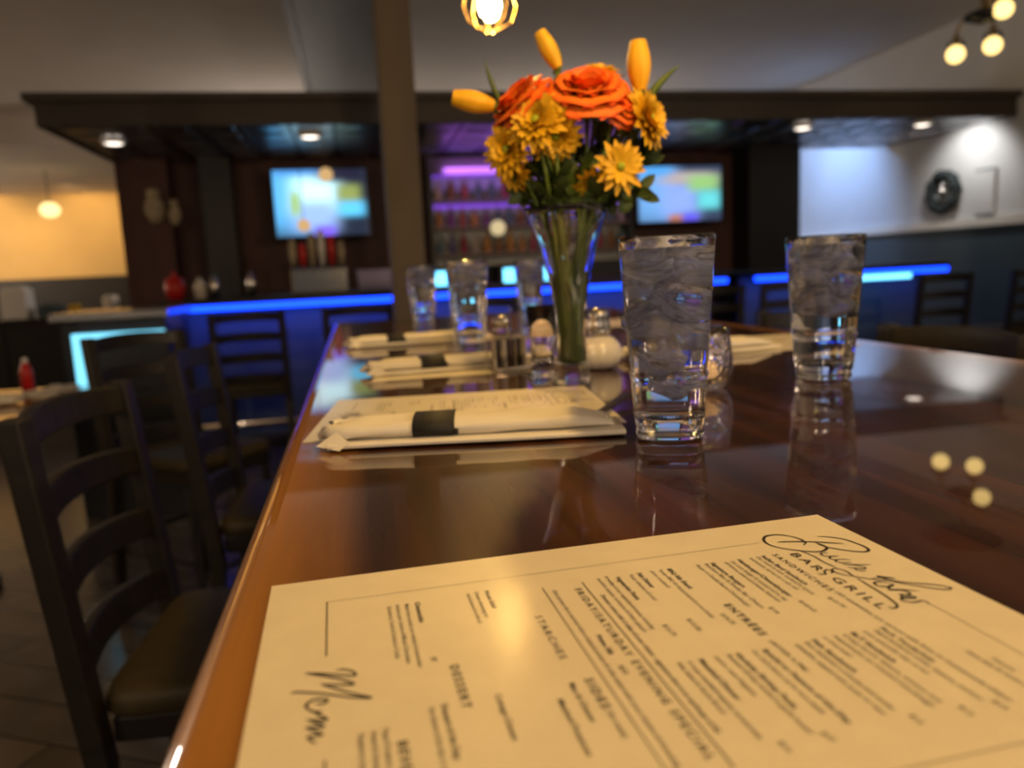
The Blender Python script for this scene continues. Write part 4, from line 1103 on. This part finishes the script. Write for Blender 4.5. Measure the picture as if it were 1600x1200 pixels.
# wall ornaments left of the television
for (px, py, w, h, lb) in ((240, 322, .085, .15, 'large tan carved ornament on the dark red wall left of the bar'), (272, 332, .055, .11, 'small tan carved ornament right of the larger one')):
    p = R(px, py, Y=6.95)
    t = thing('wall_ornament', lb, 'ornament', (p.x, 6.97, p.z), 0, 'tan wall ornaments')
    obj('carved_body', lathe(B(), [(0, -h), (w * .5, -h * .9), (w, -h * .3), (w * .85, h * .2), (w * .55, h * .5), (w * .7, h * .75), (w * .3, h), (0, h)], 20), 'tan', t, smooth=True)
    obj('mounting_plate', bx(-w * .6, w * .6, w * .3, .03 if w < .03 else .029 + w * .9, -h * .5, h * .5), 'dark', t)

# cyan-outlined counter at the left
p = R(118, 527, Y=4.2)
hc = thing('service_counter', 'dark service counter outlined by a bright cyan light at the left', 'counter', (-1.38, 4.2, 0))
obj('body', bx(.0, .42, .03, .60, 0, 1.05), 'black', hc)
obj('counter_top', bx(-.12, .44, .0, .60, 1.05, 1.09), 'steel', hc, bevel=.005)
obj('side_wing', bx(-.10, -.001, .10, .55, 0, 1.05), 'black', hc)
o = obj('light_tube', box(box(B(), -.02, .41, -.008, .028, .945, .985), -.02, .02, -.008, .028, .68, .985), 'ledcy2' if 'ledcy2' in MT else 'ledcy', hc, label='right-angled cyan light tube')
lc = MT['ledcy'].copy(); lc.node_tree.nodes['Principled BSDF'].inputs['Emission Strength'].default_value = 1.6; lc.node_tree.nodes['Principled BSDF'].inputs['Emission Color'].default_value = (.22, .75, 1., 1); o.data.materials[0] = lc
# lower table at the left with ketchup, napkins
lt = thing('dining_table', 'low dining table at the left behind the nearest stool', 'table', (-1.80, 3.35, 0))
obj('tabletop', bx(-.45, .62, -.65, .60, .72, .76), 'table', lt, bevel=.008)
obj('pedestal', lathe(B(), [(.0, .72), (.05, .72), (.05, .04), (.28, .03), (.28, 0), (0, 0)], 24), 'black', lt, smooth=True)
kb = thing('ketchup_bottle', 'red ketchup bottle on the low table at the far left', 'bottle', (*R(45, 612, z=.76).xy, .7605))
obj('bottle_body', lathe(B(), [(0, 0), (.026, 0), (.027, .09), (.013, .13), (0, .13)], 18), 'red', kb, smooth=True)
obj('bottle_cap', lathe(B(), [(0, .1305), (.013, .1305), (.011, .15), (0, .155)], 14), 'white', kb, smooth=True)
for k, (px, py, a, lb) in enumerate(((12, 632, .2, 'crumpled white napkin at the very left on the low table'), (62, 625, -.3, 'crumpled white napkin in the middle of the low table'), (96, 616, .6, 'crumpled white napkin at the low table edge beside the cyan light'))):
    q = R(px, py, z=.76); bm = B(); bmesh.ops.create_icosphere(bm, subdivisions=3, radius=.06); rng = random.Random(k)
    for v in bm.verts: v.co = Vector((v.co.x * 1.3, v.co.y, (v.co.z + .06) * .35)) * rng.uniform(.85, 1.1)
    mz = min(v.co.z for v in bm.verts)
    for v in bm.verts: v.co.z -= mz
    tag(obj('crumpled_napkin', bm, 'napkin', None, (q.x, q.y, .7605), True, rz=a), lb, 'napkin', 'crumpled napkins on the low table')
for k, (px, py, m, w, h, nm, lb) in enumerate(((30, 475, 'white', .17, .34, 'menu_board', 'white board standing far left below the warm wall'), (80, 462, 'bluepaint', .14, .14, 'blue_box', 'blue box on the ledge far left'), (118, 481, 'yellow', .07, .12, 'yellow_bag', 'yellow bag beside the blue box far left'), (175, 470, 'ceramic', .08, .20, 'white_jar', 'pale jar on the dark ledge right of the yellow bag'), (220, 462, 'steel', .08, .2, 'steel_jug', 'pale steel jug near the end of the bar'))):
    q = R(px, py + 14, Y=9.0); tag(obj(nm, lathe(B(), [(0, 0), (w, 0), (w, h * .85), (w * .7, h), (0, h)], 4 if k < 3 else 18), m, None, (q.x, 9.0, .9305), False, rz=PI / 4 if k < 3 else 0), lb, nm.split('_')[-1])
lg = thing('side_cabinet', 'long dark side cabinet below the warm lit wall at the far left', 'cabinet', (-3.6, 9.0, 0))
obj('body', bx(-2.2, 1.6, -.22, .35, 0, .90), 'black', lg); obj('top', bx(-2.23, 1.63, -.28, .38, .90, .93), 'dark', lg)
for k in range(5): d_ = obj('door', bx(-2.15 + k * .745, -2.15 + k * .745 + .70, -.24, -.2205, .06, .86), 'dark', lg, bevel=.004)
# warm ceiling light in the far left room
pw = R(78, 328, Y=12.)
t = thing('globe_lamp', 'warm round ceiling lamp in the far left room before the yellow wall', 'lamp', (pw.x, 12., pw.z), 0)
bm = B(); ball(bm, (0, 0, 0), .13, .8, 3); obj('globe', bm, emis('far_globe_glow', (1., .72, .3), 2.0), t, smooth=True)
bm = B(); tube(bm, [(0, 0, .10), (0, 0, 2.86 - pw.z)], .008, 6); obj('cord', bm, 'black', t)
# wreath and frame on the right wall
pw = R(1480, 300, X=5.45)
t = thing('wreath', 'round dark wreath hanging on the pale right wall', 'wreath', (5.40, pw.y, pw.z))
bm = B(); rng = random.Random(5)
for k in range(40):
    a = k / 40 * 2 * PI; ball(bm, (rng.uniform(-.01, .01), .16 * math.cos(a), .16 * math.sin(a)), rng.uniform(.035, .055), 1, 1)
obj('foliage_ring', bm, 'artdark', t, smooth=True)
bm = B(); tube(bm, [(.0, .0 + .16 * math.cos(k / 24 * 2 * PI), .16 * math.sin(k / 24 * 2 * PI)) for k in range(25)], .02, 8); obj('wire_hoop', bm, 'artdark', t)
bm = B(); ball(bm, (.0, 0, 0), .05, 1, 2); tube(bm, [(0, 0, -.16), (0, 0, .16)], .008, 6); obj('centre_ornament', bm, 'steel', t, smooth=True)
pw = R(1542, 300, X=5.45)
t = thing('wall_sign', 'pale lettered panel on the right wall beside the wreath', 'sign', (5.435, pw.y, pw.z))
obj('panel', bx(-.012, .0145, -.10, .10, -.20, .20), 'greywall', t)
obj('border', box(box(B(), -.016, -.0125, -.10, .10, .185, .20), -.016, -.0125, -.10, .10, -.2, -.185), 'bluepaint', t)

# ---------------------------------------------------------------- lamps of the room, and added fill lights
def spot(name, loc, tgt, power, col, size, blend=.6, r=.05):
    l = bpy.data.lights.new(name, 'SPOT'); l.energy = power; l.color = col; l.spot_size = math.radians(size); l.spot_blend = blend; l.shadow_soft_size = r
    o = bpy.data.objects.new(name, l); COL.objects.link(o); o.location = loc
    o.rotation_euler = (Vector(tgt) - Vector(loc)).to_track_quat('-Z', 'Y').to_euler(); return o
def point(name, loc, power, col, r=.1):
    l = bpy.data.lights.new(name, 'POINT'); l.energy = power; l.color = col; l.shadow_soft_size = r
    o = bpy.data.objects.new(name, l); COL.objects.link(o); o.location = loc; return o
spot('wall_washer_right', (5.05, 6.0, 2.2), (5.45, 6.05, 1.85), 16, (1, .95, .88), 120)
spot('blue_wall_washer', (4.5, 7.9, 2.6), (5.45, 8.2, 1.9), 95, (.32, .54, 1.), 120)
for x in (-6.2, -4.4): spot('wall_washer_far', (x, 13.6, 2.8), (x, 15, 1.8), 80, (1, .62, .24), 100)
for x, y, p in ((-7.5, 5., 60), (-3.2, -2.2, 75), (3.4, -1.6, 170), (.6, -2.6, 90)): point('room_fill', (x, y, 2.2), p, (1., .74, .50), .12)  # added fill lights out of view, brightening the ceiling and room
for x in (-.5, 2.6): point('rear_ceiling_fill', (x, 9.3, 1.9), 40, (1., .86, .74), .15)  # added fill pair hidden behind the bar canopy, lifts the ceiling beyond
point('left_room_fill', (-7.8, 11.5, 2.0), 230, (1., .86, .72), .15)  # unseen fill added left of the frame to lighten the left room's ceiling

def area(name, loc, sx, sy, power, col, rot):
    l = bpy.data.lights.new(name, 'AREA'); l.shape = 'RECTANGLE'; l.size = sx; l.size_y = sy; l.energy = power; l.color = col
    o = bpy.data.objects.new(name, l); COL.objects.link(o); o.location = loc; o.rotation_euler = rot; return o
area('bar_strip_light', (.75, 5.44, 1.035), 3.9, .03, 130, (.03, .10, 1.), (math.radians(90 - 8), 0, 0))
area('bar_strip_light', (3.85, 5.44, 1.035), 1.6, .03, 35, (.03, .12, 1.), (math.radians(90 - 8), 0, 0))
area('back_bar_uplight', (1.65, 6.9, 2.06), 1.6, .06, 14, (.42, .16, 1.), (math.radians(180 - 25), 0, 0))

for loc in ((pp.x, pp.y, pp.z - .062), (.33, .42, 1.80 - .062)): point('pendant_light', loc, 6, (1.0, .56, .13), .012)
# refracted lamp light reaches the ice through glass and water
for o in bpy.data.objects:
    if o.type == 'MESH':
        if o.name.startswith(('glass_body', 'glass_water')): o.cycles.is_caustics_caster = True
        if o.name.startswith('ice_cube'): o.cycles.is_caustics_receiver = True
    if o.type == 'LIGHT' and o.name.startswith(('pendant_light', 'bar_strip')): o.data.cycles.is_caustics_light = True
area('back_bar_shelf_light', (1.65, 6.93, 2.10), 1.6, .04, 9, (.42, .14, 1.), (math.radians(35), 0, 0))
